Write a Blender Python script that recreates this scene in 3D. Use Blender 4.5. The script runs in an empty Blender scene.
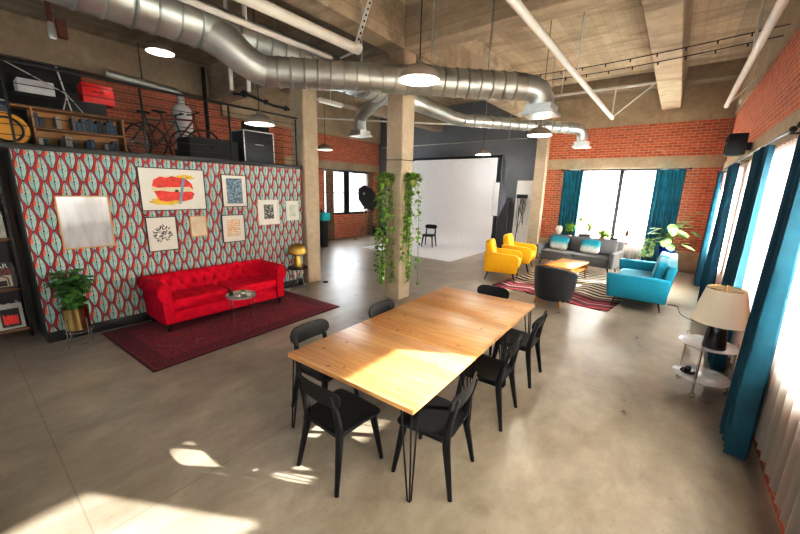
import bpy, bmesh, math, random
from mathutils import Vector, Matrix, Quaternion
C = bpy.context.scene
COL = C.collection
PI = math.pi
R = math.radians
random.seed(7)

# ------------------------------------------------------------------ mesh helper
class MB:
    def __init__(s): s.bm = bmesh.new()
    def _v(s, p): return s.bm.verts.new(p)
    def box(s, c, d, rz=0, bev=0, seg=2, M=None, mi=0):
        r = bmesh.ops.create_cube(s.bm, size=1.0)
        vs = r['verts']
        T = Matrix.Translation(c) @ Matrix.Rotation(rz, 4, 'Z')
        if M is not None: T = Matrix.Translation(c) @ M.to_4x4()
        bmesh.ops.transform(s.bm, matrix=T @ Matrix.Diagonal((d[0], d[1], d[2], 1)), verts=vs)
        fs = {f for v in vs for f in v.link_faces}
        if bev > 0:
            es = list({e for v in vs for e in v.link_edges})
            rr = bmesh.ops.bevel(s.bm, geom=es, offset=bev, segments=seg, profile=.5, affect='EDGES', clamp_overlap=True)
            fs = [f for f in s.bm.faces if f in set(rr['faces']) or f in fs] if mi else []
        if mi:
            for f in fs: f.material_index = mi
        return s
    def b2(s, x0, x1, y0, y1, z0, z1, **k):
        return s.box(((x0+x1)/2, (y0+y1)/2, (z0+z1)/2), (abs(x1-x0), abs(y1-y0), abs(z1-z0)), **k)
    def rings(s, rings, closed=True, caps=True, loop=False):
        R_ = [[s._v(p) for p in ring] for ring in rings]
        n = len(R_[0])
        rng = range(len(R_) if loop else len(R_)-1)
        for i in rng:
            a, b = R_[i], R_[(i+1) % len(R_)]
            for j in range(n if closed else n-1):
                k = (j+1) % n
                try: s.bm.faces.new((a[j], a[k], b[k], b[j]))
                except ValueError: pass
        if caps and closed and not loop:
            try:
                s.bm.faces.new(R_[0][::-1]); s.bm.faces.new(R_[-1])
            except ValueError: pass
        return s
    def tube(s, pts, r, n=8, closed=False):
        pts = [Vector(p) for p in pts]; m = len(pts)
        rr = r if isinstance(r, (list, tuple)) else [r]*m
        t0 = (pts[1]-pts[0]).normalized()
        up = Vector((0, 0, 1)) if abs(t0.z) < .9 else Vector((1, 0, 0))
        nrm = (up - t0*up.dot(t0)).normalized(); rings = []; tp = t0
        for i, p in enumerate(pts):
            if closed: t = (pts[(i+1) % m]-pts[i-1]).normalized()
            elif i == 0: t = t0
            elif i == m-1: t = (pts[-1]-pts[-2]).normalized()
            else:
                t = ((pts[i+1]-p).normalized()+(p-pts[i-1]).normalized())
                t = t.normalized() if t.length > 1e-6 else tp
            q = tp.rotation_difference(t); nrm = (q @ nrm); nrm = (nrm - t*nrm.dot(t)).normalized(); tp = t
            b = t.cross(nrm)
            rings.append([p + (nrm*math.cos(2*PI*k/n) + b*math.sin(2*PI*k/n))*rr[i] for k in range(n)])
        return s.rings(rings, loop=closed)
    def cyl(s, p0, p1, r0, r1=None, n=14):
        return s.tube([p0, p1], [r0, r0 if r1 is None else r1], n)
    def lathe(s, prof, c=(0, 0, 0), n=24, M=None, caps=True):
        c = Vector(c); rings = []
        for r, z in prof:
            r = max(r, 1e-4)
            ring = [Vector((r*math.cos(2*PI*k/n), r*math.sin(2*PI*k/n), z)) for k in range(n)]
            if M is not None: ring = [M @ p for p in ring]
            rings.append([c+p for p in ring])
        return s.rings(rings, caps=caps)
    def ell(s, c, d, n=12, M=None):
        prof = [(math.sin(PI*i/n), -math.cos(PI*i/n)) for i in range(n+1)]
        D = Matrix.Diagonal((d[0], d[1], d[2]))
        return s.lathe(prof, c, n*2, (M @ D) if M is not None else D)
    def sup(s, c, d, e=.35, nu=28, nv=14, M=None, fn=None):
        # superellipsoid cushion, d are half sizes
        def f(w, m): return math.copysign(abs(w)**m, w)
        rings = []
        for i in range(nv+1):
            ph = -PI/2 + PI*i/nv
            ring = []
            for k in range(nu):
                th = 2*PI*k/nu
                cp = max(f(math.cos(ph), e), 1e-3)
                p = Vector((d[0]*cp*f(math.cos(th), e), d[1]*cp*f(math.sin(th), e), d[2]*f(math.sin(ph), e)))
                if fn: p = fn(p)
                if M is not None: p = M @ p
                ring.append(Vector(c)+p)
            rings.append(ring)
        return s.rings(rings)
    def grid(s, fn, nu, nv):
        V = [[s._v(fn(i/nu, j/nv)) for j in range(nv+1)] for i in range(nu+1)]
        for i in range(nu):
            for j in range(nv):
                s.bm.faces.new((V[i][j], V[i+1][j], V[i+1][j+1], V[i][j+1]))
        return s
    def prism(s, poly, fn0, fn1):
        return s.rings([[fn0(*p) for p in poly], [fn1(*p) for p in poly]])
    def face(s, pts, mi=0):
        f = s.bm.faces.new([s._v(p) for p in pts]); f.material_index = mi; return f
    def leaf(s, p, d, up, L, W, droop=.25):
        d = d.normalized(); side = d.cross(up)
        if side.length < 1e-3: side = d.cross(Vector((1, 0, 0)))
        side.normalize(); n = side.cross(d)
        a = p; m = p + d*L*.45 + n*L*.08; t = p + d*L - n*L*droop
        l1 = m + side*W*.5 - n*W*.1; r1 = m - side*W*.5 - n*W*.1
        A, Mv, Tv, Lv, Rv = [s._v(q) for q in (a, m, t, l1, r1)]
        s.bm.faces.new((A, Mv, Lv)); s.bm.faces.new((A, Rv, Mv)); s.bm.faces.new((Mv, Tv, Lv)); s.bm.faces.new((Mv, Rv, Tv))
        return s
    def build(s, name, mat, parent=None, smooth=True, angle=.7, fix=True):
        if fix: bmesh.ops.recalc_face_normals(s.bm, faces=s.bm.faces[:])
        me = bpy.data.meshes.new(name); s.bm.to_mesh(me); s.bm.free()
        for m in (mat if isinstance(mat, (list, tuple)) else [mat]): me.materials.append(m)
        if smooth:
            me.polygons.foreach_set('use_smooth', [True]*len(me.polygons))
            me.set_sharp_from_angle(angle=angle)
        o = bpy.data.objects.new(name, me); COL.objects.link(o)
        if parent is not None: o.parent = parent
        return o

def tag(o, label=None, cat=None, group=None, kind=None):
    if label: o['label'] = label
    if cat: o['category'] = cat
    if group: o['group'] = group
    if kind: o['kind'] = kind
    return o
def thing(name, label, cat, loc=(0, 0, 0), rz=0, group=None):
    o = bpy.data.objects.new(name, None); COL.objects.link(o)
    o.empty_display_size = .1; o.location = loc; o.rotation_euler = (0, 0, rz)
    return tag(o, label, cat, group)
def struct(name, mb, mat, **k):
    return tag(mb.build(name, mat, **k), kind='structure')
def dup(root, loc=None, rz=None, label=None, group=None, parent=None):
    r = root.copy(); COL.objects.link(r)
    if parent is not None: r.parent = parent
    if loc is not None: r.location = loc
    if rz is not None: r.rotation_euler = (0, 0, rz)
    if label: r['label'] = label
    if group: r['group'] = group
    for ch in list(root.children): dup(ch, parent=r)
    return r

# ------------------------------------------------------------------ materials
class NT:
    def __init__(s, name):
        s.m = bpy.data.materials.new(name); s.m.use_nodes = True
        s.t = s.m.node_tree; s.n = s.t.nodes; s.l = s.t.links
        s.b = s.n['Principled BSDF']; s.out = s.n['Material Output']
    def new(s, t, **k):
        n = s.n.new(t)
        for a, v in k.items(): setattr(n, a, v)
        return n
    def put(s, sock, v):
        if isinstance(v, bpy.types.NodeSocket): s.l.new(v, sock)
        else: sock.default_value = v
    def math(s, op, a, b=0., c=0.):
        n = s.new('ShaderNodeMath', operation=op)
        s.put(n.inputs[0], a); s.put(n.inputs[1], b); s.put(n.inputs[2], c)
        return n.outputs[0]
    def obj(s): return s.new('ShaderNodeTexCoord').outputs['Object']
    def xyz(s, v):
        n = s.new('ShaderNodeSeparateXYZ'); s.l.new(v, n.inputs[0]); return n.outputs
    def comb(s, x, y, z=0.):
        n = s.new('ShaderNodeCombineXYZ'); s.put(n.inputs[0], x); s.put(n.inputs[1], y); s.put(n.inputs[2], z); return n.outputs[0]
    def map(s, v, sc=(1, 1, 1), rot=(0, 0, 0), loc=(0, 0, 0)):
        n = s.new('ShaderNodeMapping'); s.l.new(v, n.inputs[0])
        n.inputs['Scale'].default_value = sc; n.inputs['Rotation'].default_value = rot; n.inputs['Location'].default_value = loc
        return n.outputs[0]
    def noise(s, v, scale=5, detail=4, rough=.55, dist=0.):
        n = s.new('ShaderNodeTexNoise'); s.l.new(v, n.inputs['Vector'])
        n.inputs['Scale'].default_value = scale; n.inputs['Detail'].default_value = detail
        n.inputs['Roughness'].default_value = rough; n.inputs['Distortion'].default_value = dist
        return n.outputs['Fac']
    def voro(s, v, scale=5, feature='F1'):
        n = s.new('ShaderNodeTexVoronoi', feature=feature); s.l.new(v, n.inputs['Vector']); n.inputs['Scale'].default_value = scale
        return n.outputs['Distance']
    def ramp(s, f, stops, interp='LINEAR'):
        n = s.new('ShaderNodeValToRGB'); s.l.new(f, n.inputs[0]); cr = n.color_ramp; cr.interpolation = interp
        while len(cr.elements) < len(stops): cr.elements.new(.5)
        for e, (p, c) in zip(cr.elements, stops): e.position = p; e.color = (*c, 1) if len(c) == 3 else c
        return n.outputs[0]
    def mix(s, f, a, b, blend='MIX'):
        n = s.new('ShaderNodeMix', data_type='RGBA', blend_type=blend)
        s.put(n.inputs[0], f)
        for i, v in ((6, a), (7, b)): s.put(n.inputs[i], (*v, 1) if isinstance(v, tuple) and len(v) == 3 else v)
        return n.outputs[2]
    def bump(s, h, strength=.3, dist=.01):
        n = s.new('ShaderNodeBump'); n.inputs['Strength'].default_value = strength; n.inputs['Distance'].default_value = dist
        s.l.new(h, n.inputs['Height']); s.l.new(n.outputs[0], s.b.inputs['Normal'])
    def set(s, color=None, rough=None, metal=None, **k):
        if color is not None: s.put(s.b.inputs['Base Color'], (*color, 1) if isinstance(color, tuple) and len(color) == 3 else color)
        if rough is not None: s.put(s.b.inputs['Roughness'], rough)
        if metal is not None: s.put(s.b.inputs['Metallic'], metal)
        for a, v in k.items(): s.put(s.b.inputs[a], v)
        return s.m
_mc = {}
def flat(name, color, rough=.5, metal=0., var=.12, scale=6., sheen=0., bump=0., **k):
    if name in _mc: return _mc[name]
    g = NT(name); o = g.obj(); f = g.noise(o, scale, 3)
    c = g.ramp(f, [(.3, tuple(x*(1-var) for x in color)), (.7, tuple(min(1, x*(1+var)) for x in color))])
    g.set(c, rough, metal, **k)
    if sheen: g.b.inputs['Sheen Weight'].default_value = sheen; g.b.inputs['Sheen Roughness'].default_value = .4
    if bump: g.bump(g.noise(o, scale*12, 2), bump, .003)
    _mc[name] = g.m; return g.m

def m_floor():
    g = NT('polished_concrete'); o = g.obj()
    a = g.noise(o, .5, 6, .6, .2); b = g.noise(g.map(o, (1, .55, 1)), 2.6, 9, .68, .25); c = g.noise(o, 30, 3)
    f = g.math('ADD', g.math('MULTIPLY', a, .55), g.math('MULTIPLY', b, .45))
    col = g.ramp(f, [(.37, (.17, .145, .112)), (.46, (.28, .243, .193)), (.54, (.35, .308, .25)), (.63, (.46, .41, .34))])
    col = g.mix(g.math('MULTIPLY', g.math('GREATER_THAN', c, .66), .25), col, (.16, .14, .115))
    x, y, z = g.xyz(o)
    for s_, off in ((x, .0), (y, 1.2)):
        ln = g.math('LESS_THAN', g.math('ABSOLUTE', g.math('SUBTRACT', g.math('FRACT', g.math('DIVIDE', g.math('ADD', s_, 20.+off), 3.9)), .5)), .0012)
        col = g.mix(g.math('MULTIPLY', ln, .35), col, (.1, .09, .075))
    g.set(col, g.ramp(b, [(.3, (.26,)*3), (.7, (.44,)*3)]))
    g.b.inputs['Specular IOR Level'].default_value = .55
    g.bump(b, .05, .01); return g.m
def m_concrete(name, lo, hi, axis=None, width=.14, warm=.0):
    g = NT(name); o = g.obj()
    f = g.noise(o, 1.3, 7, .65, .8); f2 = g.noise(o, 9, 5, .6)
    v = g.math('ADD', g.math('MULTIPLY', f, .65), g.math('MULTIPLY', f2, .35))
    col = g.ramp(v, [(.32, lo), (.68, hi)])
    h = f2
    if axis is not None:
        x = g.xyz(o)[axis]
        t = g.math('DIVIDE', g.math('ADD', x, 30.), width)
        fr = g.math('FRACT', t)
        ln = g.math('LESS_THAN', fr, .07)
        tone = g.new('ShaderNodeTexWhiteNoise', noise_dimensions='1D'); g.l.new(g.math('FLOOR', t), tone.inputs['W'])
        col = g.mix(g.math('MULTIPLY', tone.outputs['Value'], .40), col, tuple(c*.6 for c in lo))
        col = g.mix(g.math('MULTIPLY', ln, .3), col, tuple(c*.45 for c in lo))
        st = g.noise(g.map(o, (.5, 2.2, 2.2)), 1.1, 6, .7)
        col = g.mix(g.ramp(st, [(.48, (0,)*3), (.66, (.75,)*3)]), col, tuple(c*.5 for c in lo))
    spots = g.math('MULTIPLY', g.math('GREATER_THAN', g.noise(o, 14, 3), .68), .3)
    col = g.mix(spots, col, tuple(c*.5 for c in lo))
    g.set(col, .88); g.bump(h, .25, .012); return g.m
def m_brick(name, axis, c1=(.54, .135, .055), c2=(.36, .08, .032), mort=(.46, .36, .27)):
    g = NT(name); o = g.obj(); x, y, z = g.xyz(o)
    v = g.comb(x if axis == 'x' else y, z, 0.)
    n = g.noise(o, 22, 3)
    v2 = g.new('ShaderNodeVectorMath', operation='ADD'); g.l.new(v, v2.inputs[0])
    g.l.new(g.comb(g.math('MULTIPLY', g.math('SUBTRACT', n, .5), .012), g.math('MULTIPLY', g.math('SUBTRACT', n, .5), .012)), v2.inputs[1])
    b = g.new('ShaderNodeTexBrick'); g.l.new(v2.outputs[0], b.inputs['Vector'])
    for k, val in (('Scale', 1.), ('Mortar Size', .009), ('Mortar Smooth', .3), ('Bias', -.15), ('Brick Width', .215), ('Row Height', .074)): b.inputs[k].default_value = val
    b.inputs['Color1'].default_value = (*c1, 1); b.inputs['Color2'].default_value = (*c2, 1); b.inputs['Mortar'].default_value = (*mort, 1)
    d = g.noise(o, 2.2, 5); col = g.mix(g.math('MULTIPLY', d, .22), b.outputs['Color'], (.36, .12, .06))
    e = g.math('GREATER_THAN', g.noise(o, 7, 4), .64)
    col = g.mix(g.math('MULTIPLY', e, .35), col, (.62, .45, .33))
    g.set(col, .9); g.bump(g.math('SUBTRACT', g.math('MULTIPLY', n, .3), b.outputs['Fac']), .5, .012); return g.m
def m_wallpaper():
    g = NT('leaf_wallpaper'); o = g.obj(); x, y, z = g.xyz(o)
    PY, PZ = .185, .31
    u = g.math('DIVIDE', g.math('ADD', y, 10.), PY); v = g.math('DIVIDE', g.math('ADD', z, 10.), PZ)
    def cell(uo, vo):
        a = g.math('SUBTRACT', g.math('FRACT', g.math('ADD', u, uo)), .5)
        b = g.math('SUBTRACT', g.math('FRACT', g.math('ADD', v, vo)), .5)
        return a, b
    def lens(a, b):   # >0 inside a pointed leaf
        w = g.math('MULTIPLY', g.math('POWER', g.math('MAXIMUM', g.math('COSINE', g.math('MULTIPLY', b, PI*.98)), 0.), .9), .272)
        return g.math('SUBTRACT', w, g.math('ABSOLUTE', a))
    a1, b1 = cell(0., 0.); a2, b2 = cell(.5, .5)
    l1, l2 = lens(a1, b1), lens(a2, b2)
    L = g.math('MAXIMUM', l1, l2)
    first = g.math('GREATER_THAN', l1, l2)
    mixf = lambda p, q: g.math('ADD', g.math('MULTIPLY', p, first), g.math('MULTIPLY', q, g.math('SUBTRACT', 1., first)))
    a, b = mixf(a1, a2), mixf(b1, b2)
    inside = g.math('GREATER_THAN', L, 0.)
    # leaf halves in two mints, an orange facet on the upper left of some leaves
    right = g.math('GREATER_THAN', a, 0.); top = g.math('GREATER_THAN', b, 0.02)
    mint = g.mix(right, (.33, .55, .53), (.43, .63, .60))
    mint = g.mix(g.math('MULTIPLY', top, .5), mint, (.45, .58, .56))
    tone = g.new('ShaderNodeTexWhiteNoise', noise_dimensions='2D')
    g.l.new(g.comb(g.math('FLOOR', u), g.math('FLOOR', v)), tone.inputs['Vector'])
    orange_q = g.math('MULTIPLY', g.math('LESS_THAN', a, -.11), top)
    mint = g.mix(orange_q, mint, (.74, .20, .10))
    red = g.mix(g.math('GREATER_THAN', g.math('FRACT', g.math('ADD', u, .25)), .5), (.41, .025, .04), (.47, .04, .05))
    col = g.mix(inside, red, mint)
    vein = g.math('MULTIPLY', g.math('LESS_THAN', g.math('ABSOLUTE', a), .014), inside)
    rib = g.math('LESS_THAN', g.math('ABSOLUTE', g.math('SUBTRACT', g.math('FRACT', g.math('MULTIPLY', g.math('ADD', b, g.math('MULTIPLY', g.math('ABSOLUTE', a), -.5)), 4.)), .5)), .04)
    rib = g.math('MULTIPLY', g.math('MULTIPLY', rib, inside), .5)
    edge = g.math('LESS_THAN', g.math('ABSOLUTE', L), .017)
    spot = g.math('LESS_THAN', g.math('ADD', g.math('POWER', g.math('MULTIPLY', a, 24.), 2.), g.math('POWER', g.math('MULTIPLY', b, 24.), 2.)), 1.)
    dark = g.math('MAXIMUM', g.math('MAXIMUM', vein, edge), g.math('MAXIMUM', rib, spot))
    col = g.mix(dark, col, (.022, .022, .03))
    g.set(col, .75); return g.m
def m_wood(name, lo, mid, hi, axis='x', knots=True, rough=.38, plank=.145):
    g = NT(name); o = g.obj(); x, y, z = g.xyz(o)
    p, q = (x, y) if axis == 'x' else (y, x)
    t = g.math('DIVIDE', g.math('ADD', q, 10.), plank); pl = g.math('FLOOR', t)
    wn = g.new('ShaderNodeTexWhiteNoise', noise_dimensions='1D'); g.l.new(pl, wn.inputs['W'])
    v = g.comb(g.math('ADD', g.math('MULTIPLY', p, 1.6), g.math('MULTIPLY', wn.outputs['Value'], 37.)), g.math('MULTIPLY', q, 22.), z)
    n1 = g.noise(v, 1.6, 5, .6, .9)
    f = g.math('ADD', g.math('MULTIPLY', n1, .75), g.math('MULTIPLY', wn.outputs['Value'], .25))
    col = g.ramp(f, [(.25, lo), (.5, mid), (.78, hi)])
    if knots:
        kd = g.voro(g.comb(p, g.math('MULTIPLY', q, 1.4), 0.), 4.4)
        kk = g.ramp(kd, [(.0, (1, 1, 1)), (.055, (.95,)*3), (.115, (0, 0, 0))])
        col = g.mix(g.math('MULTIPLY', kk, .85), col, (.12, .045, .014))
    ln = g.math('LESS_THAN', g.math('FRACT', t), .016)
    col = g.mix(g.math('MULTIPLY', ln, .35), col, tuple(c*.4 for c in lo))
    g.set(col, rough); g.bump(n1, .06, .004); return g.m
def m_persian():
    g = NT('red_oriental_rug'); o = g.obj(); x, y, z = g.xyz(o)
    n = g.noise(o, 9, 6, .7, 1.5); vr = g.voro(o, 16)
    n2 = g.noise(o, 40, 3)
    f = g.math('ADD', g.math('MULTIPLY', n, .6), g.math('MULTIPLY', vr, .5))
    col = g.ramp(f, [(.3, (.05, .012, .02)), (.45, (.19, .018, .032)), (.55, (.30, .026, .042)), (.66, (.08, .018, .03)), (.8, (.34, .07, .06))])
    ax = g.math('ABSOLUTE', x); ay = g.math('ABSOLUTE', y)
    d = g.math('MINIMUM', g.math('SUBTRACT', .875, ax), g.math('SUBTRACT', 1.475, ay))
    band = g.math('MULTIPLY', g.math('GREATER_THAN', d, .05), g.math('LESS_THAN', d, .24))
    col = g.mix(g.math('MULTIPLY', band, .4), col, (.045, .008, .014))
    for lo, hi in ((.24, .262), (.035, .05)):
        b = g.math('MULTIPLY', g.math('GREATER_THAN', d, lo), g.math('LESS_THAN', d, hi))
        col = g.mix(g.math('MULTIPLY', b, .75), col, (.22, .03, .04))
    col = g.mix(g.math('MULTIPLY', g.math('LESS_THAN', d, .03), .8), col, (.03, .008, .012))
    g.set(col, .95); g.bump(n2, .4, .006); return g.m
def m_zigzag():
    g = NT('zigzag_rug'); o = g.obj(); x, y, z = g.xyz(o)
    tri = g.math('ABSOLUTE', g.math('SUBTRACT', g.math('FRACT', g.math('DIVIDE', g.math('ADD', x, 10.13), .84)), .5))
    v = g.math('ADD', y, g.math('MULTIPLY', tri, .40))
    s = g.math('FRACT', g.math('DIVIDE', g.math('ADD', v, 10.), .215))
    st = g.math('GREATER_THAN', s, .5)
    warm = g.mix(g.math('GREATER_THAN', g.math('FRACT', g.math('DIVIDE', g.math('ADD', v, 10.), .43)), .5), (.11, .010, .024), (.27, .035, .05))
    c_far = g.mix(st, (.022, .02, .022), (.62, .57, .47))
    c_near = g.mix(st, (.035, .007, .014), warm)
    thin = g.math('LESS_THAN', g.math('ABSOLUTE', g.math('SUBTRACT', g.math('FRACT', g.math('DIVIDE', g.math('ADD', v, 10.), .43)), .5)), .06)
    c_near = g.mix(thin, c_near, (.42, .30, .26))
    col = g.mix(g.math('LESS_THAN', v, -.72), c_far, c_near)
    g.set(col, .95); g.bump(g.noise(o, 120, 2), .3, .004); return g.m
def m_sheer(name='sheer_curtain', tc=(.92, .91, .88), dc=(.80, .79, .76)):
    g = NT(name); n = g.n
    tr = g.new('ShaderNodeBsdfTransparent'); tl = g.new('ShaderNodeBsdfTranslucent'); df = g.new('ShaderNodeBsdfDiffuse')
    tl.inputs[0].default_value = (*tc, 1); df.inputs[0].default_value = (*dc, 1)
    m1 = g.new('ShaderNodeMixShader'); m1.inputs[0].default_value = .45; g.l.new(tl.outputs[0], m1.inputs[1]); g.l.new(df.outputs[0], m1.inputs[2])
    m2 = g.new('ShaderNodeMixShader'); m2.inputs[0].default_value = .90; g.l.new(tr.outputs[0], m2.inputs[1]); g.l.new(m1.outputs[0], m2.inputs[2])
    g.l.new(m2.outputs[0], g.out.inputs[0]); return g.m
def m_glass(frost=False):
    g = NT('added_frosted_glass' if frost else 'clear_glass')  # the frosted version is added to shape where direct sun enters
    if frost:
        tl = g.new('ShaderNodeBsdfTranslucent'); tl.inputs[0].default_value = (.95, .96, .97, 1)
        gl = g.new('ShaderNodeBsdfDiffuse'); gl.inputs[0].default_value = (.8, .82, .84, 1); w = .18
    else:
        tl = g.new('ShaderNodeBsdfTransparent'); tl.inputs[0].default_value = (.97, .98, .98, 1)
        gl = g.new('ShaderNodeBsdfGlossy'); gl.inputs['Roughness'].default_value = .03; w = .06
    m = g.new('ShaderNodeMixShader'); m.inputs[0].default_value = w
    g.l.new(tl.outputs[0], m.inputs[1]); g.l.new(gl.outputs[0], m.inputs[2]); g.l.new(m.outputs[0], g.out.inputs[0]); return g.m
def m_leaf(name, lo, hi, scale=14):
    g = NT(name); o = g.obj(); f = g.noise(o, scale, 2)
    g.set(g.ramp(f, [(.35, lo), (.65, hi)]), .45)
    g.b.inputs['Subsurface Weight'].default_value = 0
    return g.m
def m_glow(name, col, s):
    g = NT(name); g.set(col, .6); g.put(g.b.inputs['Emission Color'], (*col, 1)); g.b.inputs['Emission Strength'].default_value = s; return g.m
def m_ombre():
    g = NT('ombre_pillow'); o = g.obj(); x, y, z = g.xyz(o)
    f = g.math('ADD', g.math('DIVIDE', z, .44), g.math('MULTIPLY', g.math('SUBTRACT', g.noise(o, 26, 4), .5), .5))
    g.set(g.ramp(f, [(.12, (.70, .68, .62)), (.38, (.45, .55, .55)), (.58, (.02, .30, .38)), (.85, (.01, .20, .30))]), .9)
    g.bump(g.noise(o, 60, 2), .5, .01); return g.m

FLOOR = m_floor()
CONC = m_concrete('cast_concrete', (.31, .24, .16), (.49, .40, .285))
CONC_DARK = m_concrete('cast_concrete_shaded', (.19, .15, .10), (.34, .28, .20))  # darker copy of the cast concrete, shade put into its colour
SLAB = m_concrete('board_marked_ceiling', (.38, .30, .205), (.58, .48, .345), axis=0, width=.17)
BEAMX = m_concrete('board_marked_beam', (.38, .30, .205), (.56, .46, .335), axis=2, width=.22)
COLM = m_concrete('column_concrete', (.40, .325, .23), (.58, .49, .37))
BRX = m_brick('red_brick_back', 'x'); BRY = m_brick('red_brick_side', 'y')
WALLPAPER = m_wallpaper()
GREYP = flat('grey_painted_plaster', (.19, .205, .225), .8, var=.08, scale=2)
DARKGREEN = flat('dark_green_paint', (.012, .02, .016), .5)
BLACK = flat('black_paint', (.012, .012, .013), .45)
BLACKM = flat('black_metal', (.014, .014, .015), .4, .3)
CHAIRB = flat('black_stained_wood', (.006, .006, .007), .5, var=.3, scale=20, **{'Specular IOR Level': .32})
PINE = m_wood('pine_tabletop', (.46, .215, .075), (.62, .345, .145), (.72, .46, .23), 'x')
OAKB = m_wood('warm_oak', (.30, .12, .03), (.45, .2, .055), (.55, .28, .09), 'y', knots=False, plank=.3)
WALNUT = m_wood('dark_shelf_wood', (.09, .036, .014), (.16, .065, .025), (.22, .10, .04), 'y', knots=False, plank=.4)
PLY = m_wood('raw_plywood', (.38, .2, .08), (.52, .3, .13), (.62, .4, .2), 'y', knots=False, plank=.5, rough=.6)
REDV = flat('red_velvet', (.50, .003, .024), .85, var=.2, scale=9, **{'Specular IOR Level': .15})
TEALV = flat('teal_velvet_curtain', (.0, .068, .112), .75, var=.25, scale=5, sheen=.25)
TEALB = flat('teal_velvet_curtain_brightened', (.0, .16, .23), .75, var=.25, scale=5, sheen=.25)  # same velvet, colour brightened to make up for the backlight
TEALF = flat('turquoise_upholstery', (.0, .215, .315), .8, var=.08, scale=30, sheen=.25)
GREYF = flat('charcoal_upholstery', (.14, .14, .147), .9, var=.12, scale=40, sheen=.2)
YELF = flat('yellow_upholstery', (.78, .43, .002), .8, var=.06, scale=30, sheen=.2)
LEATHER = flat('dark_leather', (.022, .025, .03), .42, var=.25, scale=8)
LEGWOOD = flat('honey_wood_leg', (.50, .21, .05), .4)
GALV = flat('galvanised_steel', (.62, .66, .65), .42, .85, var=.16, scale=3)
GALVD = flat('dull_galvanised_steel', (.52, .53, .50), .46, .85, var=.18, scale=3)
WHITEM = flat('white_enamel', (.74, .72, .67), .45, var=.05)
CHROME = flat('chrome', (.62, .58, .52), .18, 1.)
BRASS = flat('polished_brass', (.52, .38, .16), .24, 1., var=.2)
GOLD = flat('brushed_gold', (.42, .29, .08), .4, 1., var=.25)
SHADEM = flat('brown_metal_shade', (.42, .37, .32), .4, .6, var=.2)
SHADEIN = m_glow('white_shade_inside', (.88, .86, .83), .25)
PAPER = flat('white_backdrop_paper', (.74, .74, .75), .8, var=.02)
OFFWHITE = flat('off_white_board', (.70, .69, .66), .7, var=.04)
MARBLE = flat('white_stone_top', (.66, .67, .68), .15, var=.08)
SHEER = m_sheer(); SHEER_DIM = m_sheer('dimmed_sheer', (.58, .57, .52), (.58, .56, .50)); GLASS = m_glass(); FROST = m_glass(True)  # near sheer is a darkened copy that cuts the light through its window
LEAF1 = m_leaf('vine_leaves', (.07, .19, .02), (.30, .50, .07))
LEAF2 = m_leaf('dark_green_leaves', (.03, .10, .022), (.10, .25, .045))
LEAF3 = m_leaf('bright_green_leaves', (.12, .30, .02), (.36, .55, .06))
LEAF4 = m_leaf('variegated_leaves', (.07, .22, .05), (.42, .54, .28), 9)
STEM = flat('plant_stem', (.12, .2, .04), .6)
WOODSTEM = flat('woody_stem', (.09, .055, .03), .8)
SOIL = flat('potting_soil', (.03, .02, .014), .95)
BLUEPOT = flat('cobalt_glaze', (.0, .022, .28), .2)
CREAM = NT('cream_lamp_shade'); CREAM.set((.90, .82, .66), .8); CREAM.b.inputs['Transmission Weight'].default_value = 0; CREAM = CREAM.m
GLOSSB = flat('gloss_black_ceramic', (.010, .010, .012), .12)
FRAMEW = flat('natural_wood_frame', (.55, .33, .16), .5); FRAMEK = flat('black_picture_frame', (.012, .012, .014), .4); FRAMEWH = flat('white_picture_frame', (.78, .76, .72), .5)
MAT = flat('picture_mount', (.78, .76, .70), .35, var=.03)
INK = flat('black_ink', (.016, .016, .02), .6); RUBBER = flat('black_rubber', (.015, .015, .015), .8)
REDP = flat('red_plastic', (.62, .012, .014), .4); YELP = flat('orange_yellow_plastic', (.65, .32, .02), .45)
SILVER = flat('silver_edge', (.55, .55, .54), .35, .7)
TANKM = flat('white_tank', (.80, .82, .83), .35)

# ------------------------------------------------------------------ the room
XW = .85; YB = 12.6; XL = -11.1; YF = -5.0; ZC = 5.3
struct('floor', MB().b2(XL-.4, XW+.35, YF-.2, YB+.4, -.12, 0), FLOOR)
struct('ceiling', MB().b2(XL-.4, XW+.35, YF-.2, YB+.4, ZC, ZC+.15), SLAB)
# right wall: brick with window openings, lintel and upper concrete band
WIN_R = [(8.35, 11.5), (4.95, 7.85), (2.78, 4.08), (.35, 2.62)]
SZ, HZ = .85, 2.55
w = MB(); edges = [YF] + [v for a, b in sorted(WIN_R) for v in (a, b)] + [YB]
for i in range(0, len(edges), 2): w.b2(XW, XW+.3, edges[i], edges[i+1], 0, 2.7)
for a, b in WIN_R: w.b2(XW, XW+.3, a, b, 0, SZ); w.b2(XW, XW+.3, a, b, HZ, 2.7)
w.b2(XW, XW+.3, YF, YB, 2.98, 4.14)
struct('wall_right', w, BRY)
struct('trim_1', MB().b2(XW-.03, XW+.3, YF, YB, 2.7, 2.98), CONC)
struct('trim_2', MB().b2(XW-.04, XW+.3, YF, YB, 4.14, ZC+.06), CONC)
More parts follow.
